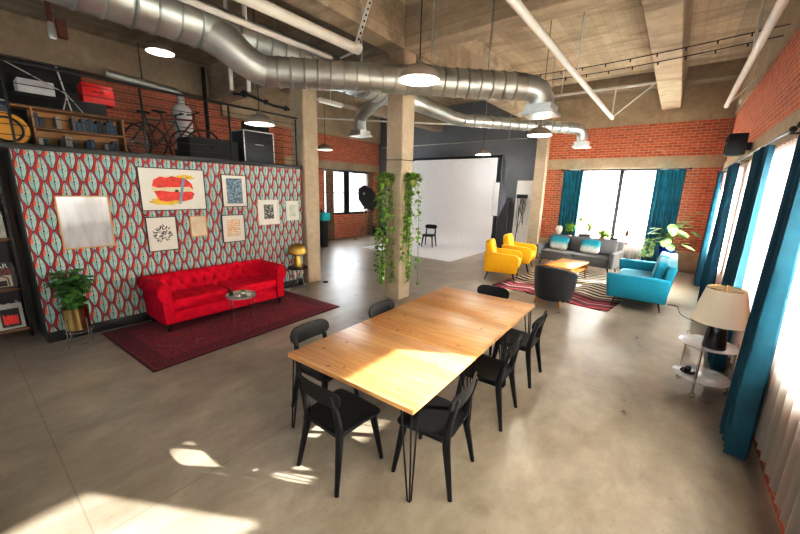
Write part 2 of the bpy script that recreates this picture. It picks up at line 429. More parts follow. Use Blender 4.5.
# back wall
BW = (-2.97, .08, .72, 2.86)
w = MB(); w.b2(-3.58, BW[0], YB, YB+.3, .58, 2.86).b2(BW[1], XW, YB, YB+.3, .58, 2.86).b2(BW[0], BW[1], YB, YB+.3, .58, BW[2]).b2(-3.58, XW, YB, YB+.3, 3.17, 4.07)
struct('wall_back', w, BRX)
struct('trim_3', MB().b2(-3.58, XW, YB-.03, YB+.3, 2.86, 3.17), CONC)
struct('trim_4', MB().b2(-3.58, XW, YB-.05, YB+.3, 4.07, ZC+.06), CONC)
struct('baseboard_back', MB().b2(-3.58, XW, YB-.04, YB+.3, 0, .58), CONC)
struct('trim_5', MB().b2(-3.92, -3.58, YB-.28, YB+.3, 0, ZC+.06), COLM)
struct('wall_studio', MB().b2(XL, -3.92, YB, YB+.3, 0, ZC+.06), GREYP)
# left exterior wall
LW = (9.35, 12.0, 1.0, 2.83)
w = MB(); w.b2(XL-.3, XL, YF, 5.5, 0, 4.5).b2(XL-.3, XL, 5.5, LW[0], 0, 4.1).b2(XL-.3, XL, LW[1], YB, 0, 4.1).b2(XL-.3, XL, LW[0], LW[1], 0, LW[2]).b2(XL-.3, XL, LW[0], LW[1], LW[3], 4.1)
struct('wall_left', w, BRY)
struct('trim_6', MB().b2(XL-.3, XL+.05, 4.8, YB, 2.83, 3.14), CONC)
struct('trim_7', MB().b2(XL-.3, XL+.25, YF, 5.5, 4.5, ZC+.06).b2(XL-.3, XL+.1, 5.5, YB, 4.1, ZC+.06), CONC)
# unseen wall behind the camera, two wide openings added for fill light
w = MB(); w.b2(XL, XW, YF-.2, YF, 0, .6).b2(XL, XW, YF-.2, YF, 4.2, ZC).b2(XL, XL+.6, YF-.2, YF, .6, 4.2).b2(-5.6, -4.9, YF-.2, YF, .6, 4.2).b2(XW-.5, XW, YF-.2, YF, .6, 4.2)
struct('wall_front', w, BRX)
# wallpapered partition carrying the mezzanine
PX, PY0, PY1, PZ = -6.28, .58, 4.68, 2.46
struct('wall_partition', MB().b2(PX-.1, PX, PY0, PY1, .0, PZ), WALLPAPER)
struct('wall_return', MB().b2(-8.6, PX-.001, PY0-.012, PY0, 0, PZ).b2(-8.6, PX-.1, PY0, PY0+.08, 0, PZ), DARKGREEN)
struct('baseboard_left', MB().b2(PX, PX+.025, PY0-.012, PY1, 0, .14, bev=.004), BLACK)
struct('trim_8', MB().b2(PX-.1, PX+.03, YF, PY1+.03, PZ, PZ+.07, bev=.004), BLACK)
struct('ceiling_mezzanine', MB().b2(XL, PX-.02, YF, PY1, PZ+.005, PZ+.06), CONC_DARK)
struct('wall_mezzanine', MB().b2(XL+.02, XL+.1, YF, 2.35, PZ+.06, 4.5), BLACK)
# beams and columns
def beam(n, *a, m=CONC): struct(n, MB().b2(*a, bev=.015, seg=1), m)
beam('ceiling_beam', XL, XW, 5.1, 5.5, 4.4, ZC+.08, m=BEAMX)
beam('ceiling_beam', -4.31, -3.93, YF, 5.1, 4.38, ZC+.08, m=BEAMX)
beam('ceiling_beam', -4.31, -3.93, 5.5, YB, 4.38, ZC+.08, m=BEAMX)
beam('ceiling_beam', -.71, -.29, 5.5, YB, 4.38, ZC+.08, m=BEAMX)
beam('ceiling_beam', -.71, -.29, YF, 5.1, 4.38, ZC+.08, m=BEAMX)
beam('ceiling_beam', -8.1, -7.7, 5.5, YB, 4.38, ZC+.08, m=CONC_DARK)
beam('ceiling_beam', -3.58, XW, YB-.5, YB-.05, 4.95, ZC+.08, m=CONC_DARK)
struct('column_main', MB().b2(-4.31, -3.95, 5.1, 5.46, 0, 4.4, bev=.02, seg=1), COLM)
struct('column_left', MB().b2(-6.62, -6.2, 4.72, 5.1, 0, 4.4, bev=.02, seg=1), COLM)

# windows ----------------------------------------------------------
def window(name, axis, pos, a0, a1, z0, z1, cols, rows, bar=.03, frame=.07, frost_below=None, fm=BLACKM, wide=None):
    """axis 'x': pane plane at x=pos spanning y a0..a1; axis 'y': plane at y=pos spanning x."""
    def bx(mb, u0, u1, v0, v1, t):
        if axis == 'x': mb.b2(pos-t/2, pos+t/2, u0, u1, v0, v1)
        else: mb.b2(u0, u1, pos-t/2, pos+t/2, v0, v1)
    root = MB()
    bx(root, a0, a0+frame, z0, z1, .09); bx(root, a1-frame, a1, z0, z1, .09)
    bx(root, a0, a1, z0, z0+frame, .09); bx(root, a0, a1, z1-frame, z1, .09)
    for i in range(1, cols):
        u = a0+(a1-a0)*i/cols; b = wide if wide and i == cols//2 else bar; bx(root, u-b/2, u+b/2, z0, z1, .05)
    for r_ in rows: bx(root, a0, a1, r_-bar/2, r_+bar/2, .05)
    o = struct(name, root, fm)
    zs = [z0] + list(rows) + [z1]
    for j in range(len(zs)-1):
        p = MB(); bx(p, a0+.01, a1-.01, zs[j]+.005, zs[j+1]-.005, .006)
        p.build('pane', FROST if (frost_below and zs[j+1] <= frost_below+.01) else GLASS, o)
    return o
window('window_1', 'y', YB+.12, *BW, 2, (), frame=.06, wide=.13, frost_below=3)  # frosting added here to keep direct sun out
window('window_2', 'x', XL-.12, *LW, 2, (1.9,), wide=.30, frame=.09)
for i, (a, b) in enumerate(WIN_R):
    clear = i != 1
    window('window_%d' % (i+3), 'x', XW+.2, a, b, SZ, HZ, (4, 4, 1, 2)[i], (1.74,), frost_below=(0 if i == 0 else 1.75) if clear else 2.6, bar=.035)  # frosted panes are added to hold back direct sun
window('window_7', 'y', YF-.1, XL+.6, -5.6, .6, 4.2, 5, (1.8, 3.0)); window('window_8', 'y', YF-.1, -4.9, XW-.5, .6, 4.2, 5, (1.8, 3.0))  # two windows added out of view to let in fill light

# ------------------------------------------------------------------ dining tables
def hairpin(x, y, sx, sy, h):
    m = MB(); top = h; foot = Vector((x+sx*.028, y+sy*.028, .006))
    for dx, dy in ((0, 0), (-.085*sx, 0), (0, -.085*sy)):
        a = Vector((x+dx, y+dy, top)); q = foot + Vector((dx, dy, 0))*.22
        m.tube([a, a.lerp(q, .5), q], .0062, 8)
    f0 = [foot + Vector((-.085*sx, 0, 0))*.22, foot + Vector((-.006*sx, -.006*sy, -.001)), foot + Vector((0, -.085*sy, 0))*.22, ]
    m.tube(f0, .0062, 8); m.b2(x-.03, x+.03, y-.03, y+.03, top-.006, top, bev=.002)
    return m
TW, TL, TH = 1.285, .915, .72
ang = R(1.9)
def tpos(k):
    c0 = Vector((-1.785, 2.075, 0)); d = Vector((-math.sin(ang), math.cos(ang), 0)); return c0 + d*.925*k
tb = thing('dining_table', 'pine dining table nearest the camera, sunlit top on black hairpin legs', 'table', tpos(0), ang, 'three pine tables pushed end to end')
MB().b2(-TW/2, TW/2, -TL/2, TL/2, TH-.036, TH, bev=.004).build('tabletop', PINE, tb)
for sx in (-1, 1):
    for sy in (-1, 1): hairpin(sx*(TW/2-.035), sy*(TL/2-.035), sx, sy, TH-.036).build('leg', BLACKM, tb)
dup(tb, tpos(1), ang, 'middle pine table of the three pushed end to end')
dup(tb, tpos(2), ang, 'pine table at the far end of the row, beside the concrete column')

# ------------------------------------------------------------------ black chairs
def make_chair(name, label, loc, rz, group):
    t = thing(name, label, 'chair', loc, rz, group)
    # seat: rounded slab slightly dished, wider at the front
    m = MB()
    m.sup((0, .0, .445), (.225, .215, .016), .30, 32, 8, fn=lambda p: Vector((p.x*(1+.10*p.y/.2), p.y, p.z - .012*(1-(p.x/.24)**2)*(p.z > 0))))
    m.build('seat', CHAIRB, t)
    m = MB()
    for s in (-1, 1): m.b2(s*.165-.012, s*.165+.012, -.17, .17, .385, .43, bev=.004)
    m.b2(-.165, .165, .155, .18, .385, .43, bev=.004).b2(-.165, .165, -.185, -.16, .385, .43, bev=.004)
    m.build('seat_rail', CHAIRB, t)
    for s in (-1, 1):
        MB().tube([(s*.172, .162, .43), (s*.176, .17, .36), (s*.215, .222, .0)], [.026, .028, .016], 10).build('leg', CHAIRB, t)
        MB().tube([(s*.22, -.25, 0), (s*.182, -.185, .36), (s*.178, -.180, .46), (s*.176, -.205, .60), (s*.172, -.245, .745), (s*.17, -.25, .757)], [.016, .028, .029, .023, .018, .009], 10).build('leg', CHAIRB, t)
    m = MB()   # curved back plate with rounded ends
    def ring(i):
        u = -1 + 2*i/20; x = u*.232; y = -.215 - .036*(1-u*u)
        hh = .078*(1-abs(u)**7*.6); zc = .725
        out = []
        for k in range(14):
            a = 2*PI*k/14; out.append(Vector((x, y - .010*math.copysign(abs(math.cos(a))**.6, math.cos(a)) - .22*(hh*math.sin(a))*1., zc + hh*math.copysign(abs(math.sin(a))**.55, math.sin(a)))))
        return out
    m.rings([ring(i) for i in range(21)]); m.build('backrest', CHAIRB, t)
    return t
GCH = 'black chairs around the pine tables'
ch = make_chair('dining_chair', 'black wooden chair at the near end of the tables, its back to the camera', (-1.775, 1.62, 0), R(-1), GCH)
for (x, y, rz, lab) in [
    (-1.20, 2.03, 96, 'black chair on the window side nearest the camera, beside the corner hairpin leg'),
    (-1.20, 2.97, 93, 'black chair second from the camera along the window side of the tables'),
    (-1.225, 3.86, 92, 'black chair at the window side of the farthest pine table'),
    (-2.42, 2.02, -88, 'black chair nearest the camera on the column side of the tables'),
    (-2.32, 2.98, -87, 'black chair tucked under the tables right in front of the concrete column'),
    (-1.84, 4.32, 180, 'black chair at the far head end of the tables, facing the camera')]:
    dup(ch, (x, y, 0), R(rz), lab)
dup(ch, (-7.2, 11.1, .016), R(195), 'lone black chair standing on the white paper backdrop', 'studio chair')

# ------------------------------------------------------------------ red sofa, rug and left side furniture
rg = MB(); rg.b2(-.875, .875, -1.475, 1.475, 0, .012, bev=.004)
o = rg.build('oriental_rug', m_persian()); o.location = (-5.33, 2.60, .001); o.rotation_euler = (0, 0, R(2.5))
tag(o, 'dark red oriental rug lying under the red sofa', 'rug')
def make_chesterfield():
    t = thing('chesterfield_sofa', 'red velvet tufted sofa with rolled arms against the wallpaper', 'sofa', (-5.80, 2.62, .013), 0); t.scale = (1, .93, 1.04)
    MB().b2(-.36, .345, -1.02, 1.02, .10, .30, bev=.03, seg=3).build('seat_frame', REDV, t)
    for s in (-1, 1):
        MB().sup((.09, s*.475, .365), (.285, .47, .085), .28, 36, 12).build('seat_cushion', REDV, t)
    def roll(cx, cz, r, inner, low, outer):
        pts = [(inner, .30), (inner-.005, .42), (inner-.02, .52)]
        for k in range(11):
            a = R(-20 + k*22); pts.append((cx + r*math.cos(a), cz + r*math.sin(a)))
        pts += [(outer, .48), (outer, low)]
        return pts
    P = roll(-.285, .625, .085, -.15, .11, -.365)
    # back: finely swept so the tufting can be pressed in
    prof = []
    for i in range(len(P)-1):
        n = 5 if i < 3 else 2
        for k in range(n): prof.append((P[i][0]+(P[i+1][0]-P[i][0])*k/n, P[i][1]+(P[i+1][1]-P[i][1])*k/n))
    prof.append(P[-1])
    def tuft(p, u):
        x, z = p
        if x < -.30 or z < .36: return Vector((x, u, z))
        d = 0
        for r_, zz in enumerate((.44, .55, .66)):
            off = .0 if r_ % 2 else .09
            du = ((u+off+.09) % .18)-.09
            d += .03*math.exp(-(du*du/.0009 + (z-zz)**2/.0012))
            d += .010*math.exp(-((abs(du)-abs(z-zz)*.8)**2)/.00012)*math.exp(-((z-zz)**2)/.004)
        return Vector((x-d, u, z-d*.25))
    m = MB(); N = 190
    m.rings([[tuft(p, -1.0+2.0*i/N) for p in prof] for i in range(N+1)]); m.build('backrest', REDV, t)
    for s in (-1, 1):
        poly = [(.885, .12), (.885, .30), (.89, .50)] + [(1.0+.105*math.cos(R(200-k*20)), .59+.105*math.sin(R(200-k*20))) for k in range(13)] + [(1.04, .48), (1.03, .12)]
        m = MB(); xs = [-.37, -.30, .0, .33, .37, .385]; sc = [1, 1, 1, 1, .985, .93]
        m.rings([[Vector((x, s*(.97+(p[0]-.97)*k), .36+(p[1]-.36)*k)) for p in poly] for x, k in zip(xs, sc)])
        m.build('arm', REDV, t)
        a = MB(); a.tube([Vector((.385, s*(.97+(p[0]-.97)*.86), .36+(p[1]-.36)*.86)) for p in poly], .007, 6); a.build('piping', REDV, t)
    for sx, sy in ((.31, -.97), (.31, .97), (-.31, -.97), (-.31, .97)):
        MB().lathe([(.018, 0), (.022, .01), (.03, .045), (.036, .07), (.028, .085), (.04, .11)], (sx, sy, 0), 14).build('leg', BLACK, t)
make_chesterfield()

def round_table(name, label, loc, r, h, legm, topm, nleg=4, tray=False, splay=.05, ph=.5):
    t = thing(name, label, 'side table', loc)
    m = MB()
    if tray: m.lathe([(0, h-.012), (r, h-.012), (r+.004, h+.022), (r-.004, h+.022), (r-.008, h-.002), (0, h-.002)], n=36)
    else: m.lathe([(0, h-.022), (r-.01, h-.022), (r, h-.012), (r, h-.004), (r-.006, h), (0, h)], n=36)
    m.build('tabletop', topm, t)
    for k in range(nleg):
        a = 2*PI*k/nleg + ph; c, s = math.cos(a), math.sin(a)
        MB().tube([(c*(r-.005), s*(r-.005), h-.015), (c*(r+.0*splay), s*(r), h*.75), (c*(r-.012), s*(r-.012), h*.4), (c*(r+splay), s*(r+splay), .006)], .0065, 8).build('leg', legm, t)
    return t
round_table('tray_table', 'small round metal tray table in front of the red sofa', (-5.00, 2.56, .013), .205, .46, CHROME, GALVD, 4, True, .02)
# things on the tray
for i, (x, y, hh, r_, m_, lab, kind, cat) in enumerate([
    (-5.10, 2.46, .09, .028, GLASS, 'small dark glass bottle with narrow neck at the near side of the tray', 'bottle', 'bottle'),
    (-4.90, 2.62, .035, .04, MAT, 'low white bowl on the far right part of the tray', 'bowl', 'bowl'),
    (-4.95, 2.48, .03, .035, REDP, 'small red and white dish at the front of the tray', 'candle_dish', 'dish')]):
    t = thing(kind, lab, cat, (x, y, .473))
    if kind == 'bottle':
        MB().lathe([(0, 0), (r_, .002), (r_, .05), (.009, .07), (.009, .10), (0, .10)], n=16).build('bottle_body', BLUEPOT if 0 else flat('green_glass', (.03, .07, .04), .15), t)
        MB().cyl((0, 0, .10), (0, 0, .115), .011).build('cap', BRASS, t)
    else:
        MB().lathe([(0, 0), (r_*.6, 0), (r_, hh), (r_-.005, hh), (r_*.5, .008), (0, .008)], n=18).build('dish_body', MAT, t)
        MB().ell((0, 0, hh*.6), (r_*.6, r_*.6, hh*.4), 6).build('contents', m_, t)
t = thing('small_succulent', 'tiny green plant standing on the tray in front of the sofa', 'plant', (-5.05, 2.62, .473))
MB().lathe([(0, 0), (.025, 0), (.03, .04), (.024, .04), (0, .03)], n=16).build('pot', MAT, t)
m = MB()
for k in range(26):
    a = random.uniform(0, 2*PI); e = random.uniform(.2, 1.2); m.leaf(Vector((0, 0, .035)), Vector((math.cos(a)*math.cos(e), math.sin(a)*math.cos(e), math.sin(e))), Vector((0, 0, 1)), .05, .02)
m.build('foliage', LEAF2, t, fix=False)

# gold mushroom lamp on a dark round table
t = thing('side_table', 'small dark round table with bent chrome legs under the gold lamp', 'side table', (-5.99, 4.31, 0))
MB().lathe([(0, .455), (.19, .455), (.2, .465), (.2, .485), (.195, .49), (0, .49)], n=36).build('tabletop', flat('dark_brown_lacquer', (.03, .018, .012), .25), t)
for k in range(3):
    a = 2*PI*k/3 + 2.62; c, s = math.cos(a), math.sin(a)
    MB().tube([(c*.17, s*.17, .455), (c*.10, s*.10, .30), (c*.09, s*.09, .22), (c*.17, s*.17, .03), (c*.22, s*.22, .006)], .008, 8).build('leg', CHROME, t)
t = thing('mushroom_lamp', 'gold mushroom-shaped table lamp beside the red sofa', 'lamp', (-5.99, 4.31, .491))
MB().lathe([(0, 0), (.085, 0), (.088, .02), (.075, .10), (.052, .2), (.04, .30), (0, .30)], n=28).build('base', GOLD, t)
MB().lathe([(.04, .275), (.15, .26), (.185, .28), (.185, .33), (.165, .40), (.115, .455), (.05, .48), (0, .485)], n=32).build('lamp_shade', GOLD, t)

# plant in a brass pot on a wire stand
t = thing('plant_stand', 'thin wire stand with four legs under the brass pot', 'plant stand', (-5.88, .83, 0))
MB().tube([(math.cos(a)*.145, math.sin(a)*.145, .22) for a in [2*PI*k/24 for k in range(24)]], .006, 6, True).build('ring', CHROME, t)
MB().tube([(math.cos(a)*.10, math.sin(a)*.10, .05) for a in [2*PI*k/24 for k in range(24)]], .004, 6, True).build('ring', CHROME, t)
for k in range(4):
    a = PI/2*k+.5; c, s = math.cos(a), math.sin(a)
    MB().tube([(c*.146, s*.146, .40), (c*.146, s*.146, .22), (c*.15, s*.15, 0.005)], .0055, 6).build('leg', CHROME, t)
t = thing('potted_plant', 'bushy dark green plant in a brass pot left of the red sofa', 'plant', (-5.88, .83, .235)); t.scale = (1.15, 1.15, 1.12)
MB().lathe([(0, 0), (.095, 0), (.108, .01), (.115, .25), (.118, .265), (.108, .265), (.103, .22), (0, .215)], n=30).build('pot', BRASS, t)
MB().lathe([(0, .21), (.104, .21), (.104, .235), (0, .24)], n=20).build('soil', SOIL, t)
def bush(c, r, h, n, L, W, mat, parent, seed, nst=7, lean=0):
    rnd = random.Random(seed); st = MB(); lf = MB(); c = Vector(c)
    for k in range(nst):
        a = 2*PI*k/nst + rnd.uniform(-.3, .3); rr = r*rnd.uniform(.25, .85); hh = h*rnd.uniform(.55, 1)
        tip = c + Vector((math.cos(a)*rr, math.sin(a)*rr, hh)); mid = c.lerp(tip, .5) + Vector((0, 0, h*.12))
        st.tube([c + Vector((math.cos(a)*.02, math.sin(a)*.02, 0)), mid, tip], [.006, .005, .002], 5)
        for i in range(n//nst):
            f = rnd.uniform(.06, 1); p = c.lerp(mid, f*2) if f < .5 else mid.lerp(tip, f*2-1)
            b = rnd.uniform(0, 2*PI); d = Vector((math.cos(b), math.sin(b), rnd.uniform(-.35, .55)))
            lf.leaf(p, d, Vector((0, 0, 1)), L*rnd.uniform(.65, 1.15), W*rnd.uniform(.7, 1.15))
    st.build('stem', STEM, parent); lf.build('foliage', mat, parent, fix=False)
bush((0, 0, .24), .23, .50, 330, .13, .085, LEAF2, t, 3, 12)

# ------------------------------------------------------------------ pictures on the wallpaper
PXF = PX + .001
def picture(name, label, y0, y1, z0, z1, fm, fw, bg, art, cat='picture', depth=.022, tilt=0):
    t = thing(name, label, cat, (PXF, (y0+y1)/2, z0)); W, H = (y1-y0)/2, z1-z0
    m = MB()
    m.b2(0, depth, -W, -W+fw, 0, H).b2(0, depth, W-fw, W, 0, H).b2(0, depth, -W+fw, W-fw, 0, fw).b2(0, depth, -W+fw, W-fw, H-fw, H)
    m.build('frame', fm, t)
    MB().b2(.002, depth*.6, -W+fw, W-fw, fw, H-fw).build('mount', bg, t)
    if art: art(t, W, H, depth*.6+.0015)
    return t
def blob(m, x, cy, cz, ry, rz, n=26, jag=.12, seed=0, squash=None):
    rnd = random.Random(seed); pts = []
    for k in range(n):
        a = 2*PI*k/n; j = 1+rnd.uniform(-jag, jag)
        pts.append((x, cy+ry*j*math.cos(a), cz+rz*j*math.sin(a)))
    m.face(pts)
def art_lips(t, W, H, x):
    red = flat('print_red', (.62, .035, .02), .5, var=.35, scale=14); yel = flat('print_yellow', (.72, .50, .04), .5, var=.2); blu = flat('print_blue', (.16, .30, .42), .5)
    m = MB(); blob(m, x-.0005, -.02, H*.47, W*.62, H*.345, 30, .10, 5); m.build('print', flat('print_cream', (.74, .66, .45), .5), t)
    m = MB(); blob(m, x, -.14, H*.22, W*.42, H*.085, 22, .25, 6); m.build('print', yel, t)
    m = MB(); blob(m, x, .16, H*.80, W*.30, H*.06, 18, .25, 7); m.build('print', yel, t)
    m = MB()
    up = [(-.30, .38), (-.27, .47), (-.18, .52), (-.10, .50), (-.02, .53), (.08, .51), (.18, .50), (.26, .42), (.28, .33), (.22, .375), (.06, .365), (-.12, .36), (-.22, .35)]
    lo = [(-.28, .30), (-.20, .31), (-.05, .29), (.12, .29), (.24, .30), (.29, .27), (.25, .18), (.12, .145), (.0, .16), (-.12, .14), (-.22, .16)]
    for q in (up, lo): m.face([(x+.001, a*1.0, b*1.0-.005) for a, b in q])
    m.build('print', red, t)
    m = MB(); m.face([(x+.002, .04, .10), (x+.002, .08, .10), (x+.002, .17, .50), (x+.002, .13, .51)]); m.build('print', blu, t)
    m = MB(); blob(m, x+.003, .03, .30, .03, .022, 12, .2, 3); blob(m, x+.003, .20, .515, .012, .01, 10, .2, 4); m.build('print', INK, t)
def art_round_ink(t, W, H, x):
    m = MB(); rnd = random.Random(11)
    for k in range(46):
        a = 2*PI*k/46 + rnd.uniform(-.1, .1); r0 = rnd.uniform(.055, .115); r1 = r0 + rnd.uniform(.03, .06); w_ = .010
        c, s = math.cos(a), math.sin(a); tw = rnd.uniform(-.5, .5); c2, s2 = math.cos(a+tw), math.sin(a+tw)
        m.face([(x, r0*c-w_*s, H*.5+r0*s+w_*c), (x, r0*c+w_*s, H*.5+r0*s-w_*c), (x, r1*c2, H*.5+r1*s2)])
    for k in range(30):
        a = rnd.uniform(0, 2*PI); r0 = rnd.uniform(.0, .08); blob(m, x+.0005+k*1e-5, r0*math.cos(a), H*.5+r0*math.sin(a), rnd.uniform(.006, .016), rnd.uniform(.003, .009), 9, .3, k)
    m.build('print', INK, t)
def art_rect(cols, fy, fz, dz=0., scale=22):
    def f(t, W, H, x):
        g = NT('print_ink'); o = g.obj(); n = g.noise(g.map(o, (1, 1, 1.6)), scale, 5, .7)
        g.set(g.ramp(n, [(.40, cols[0]), (.5, cols[1]), (.60, cols[2])]), .5)
        MB().b2(x-.001, x, -W*fy, W*fy, H*(.5-fz/2+dz), H*(.5+fz/2+dz)).build('print', g.m, t, smooth=False)
    return f
def art_lines(t, W, H, x):
    m = MB(); rnd = random.Random(4); z = H*.80
    while z > H*.22:
        y = -W*.58
        while y < W*.5:
            l = rnd.uniform(.02, .07); m.b2(x-.001, x, y, min(y+l, W*.58), z-.011, z+rnd.uniform(0, .014)); y += l+rnd.uniform(.004, .014)
        z -= .034
    m.build('print', flat('orange_print', (.70, .36, .10), .6), t, smooth=False)
def art_wash(t, W, H, x):
    g = NT('pale_wash'); o = g.obj(); n = g.noise(o, 8, 4)
    g.set(g.ramp(n, [(.35, (.72, .70, .62)), (.5, (.50, .62, .55)), (.62, (.70, .58, .40)), (.72, (.74, .72, .66))]), .5)
    MB().b2(x-.001, x, -W*.5, W*.5, H*.2, H*.8).build('print', g.m, t, smooth=False)
g = NT('glazed_grey_print'); x_, y_, z_ = g.xyz(g.obj()); g.set(g.ramp(g.noise(g.map(g.obj(), (1, 1.2, .3)), 9, 2), [(.35, (.44, .46, .48)), (.65, (.56, .57, .59))]), .12, **{'Specular IOR Level': .6, 'Coat Weight': .3, 'Coat Roughness': .04}); GLAZED = g.m
picture('framed_print', 'large glazed print reflecting the curtains, natural wood frame, above the brass pot plant', .88, 1.43, 1.215, 1.915, FRAMEW, .016, GLAZED, None)
picture('framed_print', 'big wide abstract print of red and yellow brush shapes, topmost above the sofa', 1.805, 2.735, 1.69, 2.335, FRAMEK, .012, MAT, art_lips)
picture('framed_print', 'black framed round ink drawing hanging below the big red print', 1.825, 2.245, 1.065, 1.60, FRAMEK, .012, MAT, art_round_ink)
picture('framed_print', 'small cream picture in a thin wood frame right of the ink drawing', 2.445, 2.71, 1.245, 1.59, FRAMEW, .012, flat('cream_paper', (.72, .62, .46), .5), None)
picture('framed_print', 'dark framed blue and grey textured print, upper of two stacked pictures', 3.01, 3.465, 1.72, 2.28, FRAMEK, .012, MAT, art_rect([(.02, .06, .11), (.10, .20, .28), (.40, .48, .52)], .62, .78, 0, 30))
picture('framed_print', 'black framed print with orange lines below the blue print', 2.96, 3.38, 1.09, 1.585, FRAMEK, .013, MAT, art_lines)
picture('framed_print', 'white framed print with a black rectangular image right of the blue print', 3.665, 4.115, 1.365, 1.84, FRAMEWH, .03, MAT, art_rect([(.012, .012, .014), (.03, .03, .03), (.5, .48, .45)], .46, .58, .02, 26))
picture('framed_print', 'small white framed pale picture nearest the left column', 4.28, 4.585, 1.42, 1.815, FRAMEWH, .022, MAT, art_wash)

# ------------------------------------------------------------------ bookcase at the far left
BKX = -6.76
bk = thing('bookcase', 'open black metal bookcase with dark wood shelves at the left edge', 'bookcase', (BKX-.17, -.10, 0))
m = MB()
for y in (-.62, .58):
    for x in (-.16, .16): m.b2(x-.015, x+.015, y-.015, y+.015, 0, 2.4)
for y in (-.62, .58): m.b2(-.16, .16, y-.01, y+.01, 2.37, 2.4)
m.build('frame', BLACKM, bk)
MB().b2(-.168, -.158, -.60, .60, .05, 2.3).build('back_panel', BLACK, bk)
SHZ = [.14, .70, 1.36, 1.94]
for z in SHZ: MB().b2(-.165, .175, -.60, .60, z-.035, z, bev=.004).build('shelf', WALNUT, bk)
bcols = [(.02, .02, .022), (.05, .08, .14), (.45, .43, .38), (.32, .05, .04), (.10, .14, .11), (.03, .10, .16), (.5, .42, .28), (.12, .12, .13), (.22, .17, .12)]
bm_ = [flat('book_cover_%d' % i, c, .55) for i, c in enumerate(bcols)]
PAGES = flat('book_pages', (.62, .57, .46), .8)
def book(x, y, z, th, dp, h, cm, label, lean=0, group=None):
    t = thing('book', label, 'book', (x, y, z)); t['group'] = group
    m = MB(); m.b2(-dp/2, dp/2, -th/2, -th/2+.002, 0, h).b2(-dp/2, dp/2, th/2-.002, th/2, 0, h).b2(dp/2-.002, dp/2, -th/2, th/2, 0, h)
    m.build('cover', cm, t, smooth=False)
    MB().b2(-dp/2+.003, dp/2-.004, -th/2+.0022, th/2-.0022, .003, h-.004).build('pages', PAGES, t, smooth=False)
    if lean: t.rotation_euler = (lean, 0, 0)
def cover_text(parent, s, size, y, z, x, mat):
    cu = bpy.data.curves.new('cover_text', 'FONT'); cu.body = s; cu.size = size; cu.align_x = 'CENTER'; cu.extrude = .0006
    ob = bpy.data.objects.new('cover_text_source', cu); COL.objects.link(ob)
    dg = bpy.context.evaluated_depsgraph_get(); me = bpy.data.meshes.new_from_object(ob.evaluated_get(dg))
    bpy.data.objects.remove(ob); me.materials.clear(); me.materials.append(mat)
    o = bpy.data.objects.new('lettering', me); COL.objects.link(o); o.parent = parent
    o.matrix_local = Matrix.Translation((x, y, z)) @ Matrix(((0, 0, 1, 0), (1, 0, 0, 0), (0, 1, 0, 0), (0, 0, 0, 1)))
    return o
def magazine(label, x, y, z, w_, h, base, build=None):
    t = thing('magazine', label, 'magazine', (x, y, z)); M = Matrix.Rotation(R(-8), 3, 'Y')
    t.rotation_euler = (0, R(-8), 0)
    MB().b2(-.004, .004, -w_/2, w_/2, 0, h).build('cover', base, t, smooth=False)
    if build: build(t, w_, h)
    return t
def mag_bar(t, w_, h):
    cover_text(t, 'BAR', .085, .0, h*.80, .0045, MAT)
    cover_text(t, 'FROE', .085, .0, h*.58, .0045, REDP)
    MB().b2(.0042, .0048, -w_*.32, w_*.36, .02, h*.52).build('cover_picture', flat('magazine_cream', (.55, .47, .37), .5), t, smooth=False)
    m = MB(); m.tube([(.006, -.06, .03), (.006, -.055, .13), (.006, 0, .165), (.006, .055, .13), (.006, .06, .03)], .007, 6); m.b2(.0045, .006, -.04, .04, .03, .10); m.build('cover_picture', INK, t)
def mag_red(t, w_, h):
    MB().b2(.0042, .005, -w_*.34, w_*.36, .03, h*.80).build('cover_picture', INK, t, smooth=False)
    m = MB(); rnd = random.Random(2)
    for k in range(7): m.b2(.005, .006, -w_*.26+k*w_*.078, -w_*.26+k*w_*.078+w_*.07, .05+rnd.uniform(0, .02), h*(.5+rnd.uniform(0, .1)))
    m.build('cover_picture', flat('bright_red_ink', (.80, .02, .015), .5), t, smooth=False)
def mag_pale(t, w_, h):
    MB().b2(.0042, .005, -w_*.38, w_*.34, h*.18, h*.85).build('cover_picture', flat('magazine_green_grey', (.30, .36, .26), .5, var=.5, scale=20), t, smooth=False)
magazine('magazine with a red and white title on the second lowest shelf', BKX-.022, .315, .706, .25, .33, flat('magazine_dark', (.035, .03, .03), .5), mag_bar)
magazine('pale magazine with a bright red picture on the lowest shelf', BKX-.022, .315, .146, .25, .34, flat('magazine_grey', (.42, .41, .38), .5), mag_red)
magazine('faded green magazine facing out on the third shelf up', BKX-.022, .315, 1.366, .25, .34, flat('magazine_white', (.5, .5, .46), .5), mag_pale)
spots = ['lowest shelf', 'second shelf up', 'third shelf up']
for si, z in enumerate(SHZ[:3]):
    y = -.58; rnd = random.Random(20+si); k = 0
    names = ['black', 'navy', 'grey', 'dark red', 'dark green', 'deep blue', 'tan', 'charcoal', 'brown']; NAMES = names
    while y < .46:
        th = rnd.uniform(.028, .05); h = rnd.uniform(.24, .34); c = (k*2+si*3) % 9
        if y+th > .47: break
        book(BKX-.205, y+th/2, z+.0015, th, .19, h, bm_[c], 'upright %s book behind the magazines on the %s of the bookcase' % (names[c], spots[si]), group='books on the %s' % spots[si]); y += th+.001; k += 1
t = thing('glass_vase', 'clear tall glass vase on the top shelf of the bookcase', 'vase', (BKX-.06, .36, 1.941))
MB().lathe([(0, 0), (.05, 0), (.075, .06), (.07, .18), (.045, .25), (.055, .30), (.05, .30), (.04, .25), (.065, .17), (.068, .06), (0, .01)], n=24).build('vase_body', flat('smoked_glass', (.30, .33, .33), .1, .3), t)

